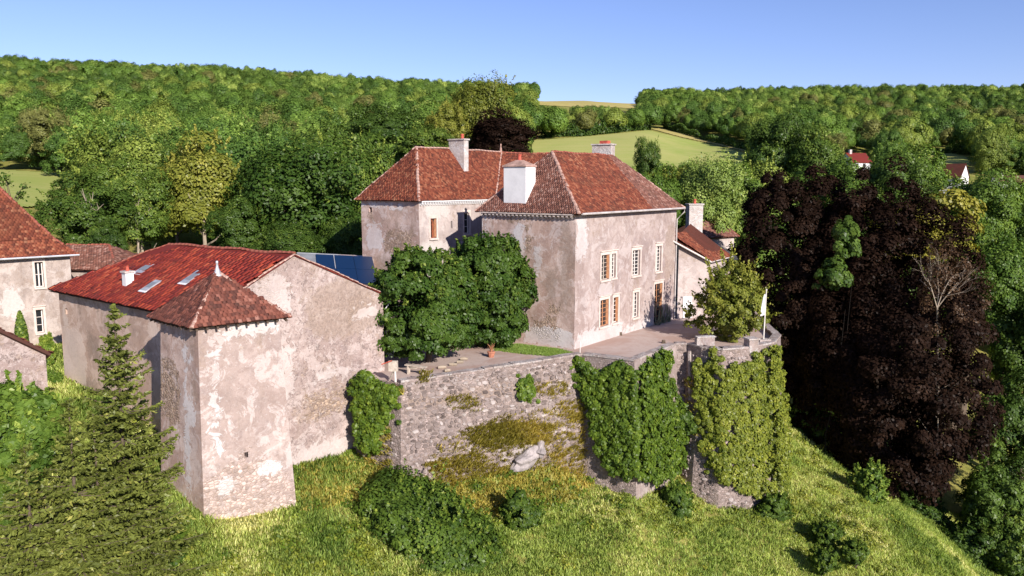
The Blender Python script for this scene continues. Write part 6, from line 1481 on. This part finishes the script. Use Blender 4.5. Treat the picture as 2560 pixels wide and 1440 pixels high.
wq = on_ground(130, [(1000, 1190), (1480, 1180), (1700, 1215), (1880, 1270), (1990, 1240), (2010, 1330), (1700, 1330), (1250, 1310), (1000, 1290)], 42, 60)
xx = np.concatenate([xx, wq[:, 0]]); yy = np.concatenate([yy, wq[:, 1]]); zz = np.concatenate([zz, wq[:, 2]])
for pi, (mname, lb) in enumerate((('lf_ivyy', 'low yellowish leafy weeds and brambles scattered over the slope'), ('lf_ivy', 'low dark green leafy weeds in patches on the slope'))):
    Pp, Pn, Pt = [], [], []; sel = (wav(xx, yy, .35, 24) + r.normal(0, .3, len(xx)) > .25) == bool(pi)
    for x, y, z in zip(xx[sel], yy[sel], zz[sel]):
        R_ = r.uniform(.15, .5); m_ = int(70 * R_ / .3); e = unit(m_, r); e[:, 2] = np.abs(e[:, 2]); Pp.append(vec(x, y, z) + e * R_ * r.uniform(.4, 1.1, (m_, 1)) * np.array([1.3, 1.3, .7])); Pn.append(e + unit(m_, r) * .7); Pt.append(np.clip(r.random() * .5 + r.random(m_) * .45, 0, 1))
    Pp, Pn, Pt = np.concatenate(Pp), np.concatenate(Pn), np.concatenate(Pt); print('plants', len(Pp))
    o = link('undergrowth', leaf_mesh('undergrowth', Pp, Pn, .10 * r.uniform(.6, 1.4, len(Pp)), Pt, M[mname], r)); tag(o, lb, None, None, 'stuff')
# lawn blades on the strip
q = []
lp = [(p[0], p[1]) for p in lw]; bx = np.array(lp); xx = r.uniform(bx[:, 0].min(), bx[:, 0].max(), 6000); yy = r.uniform(bx[:, 1].min(), bx[:, 1].max(), 6000); k = inpoly(xx, yy, lp); xx, yy = xx[k], yy[k]
V, F5, idx = blades(np.stack([xx, yy, 0 * xx + .005], 1), .10, .5, r, 5, .02); o = link('grass', mesh_np('grass', V, F5, M['lf_grass'], {'tint': np.repeat(np.clip(.18 + r.normal(0, .15, len(idx)), 0, 1), 5)})); tag(o, 'short grass of the lawn strip below the castle', None, None, 'stuff')
# grey rock outcrop in the bank
for i, (u_, v_, sz, lb) in enumerate(((1310, 1140, .9, 'large pale grey boulder showing in the bank below the rubble wall'), (1345, 1118, .6, 'smaller pale rock just right of the large boulder in the bank'))):
    q = rp(u_, v_, *pln(W0, W1)) + vec(.15, -.3, 0); rr_ = np.random.default_rng(90 + i); import bmesh
    bm = bmesh.new(); bmesh.ops.create_icosphere(bm, subdivisions=3, radius=1)
    for v_e in bm.verts:
        c = np.array(v_e.co); k_ = 1 + .22 * math.sin(c[0] * 3 + i) * math.sin(c[1] * 2.3 + 1) + .16 * math.sin(c[2] * 5 + c[0] * 4 + i * 2) + rr_.normal(0, .035); v_e.co = Vector((c[0] * 1.35 * sz * k_, c[1] * .6 * sz * k_, c[2] * .62 * sz * k_))
    me = bpy.data.meshes.new('boulder'); bm.to_mesh(me); bm.free(); me.materials.append(M['stone_big'] if i != 2 else M['rubble']); o = link('boulder', me); o.location = q + vec(0, 0, -.08 * sz); o.rotation_euler = (.1, -.35, .5 + i); tag(o, lb, 'rock', 'rocks in the bank')
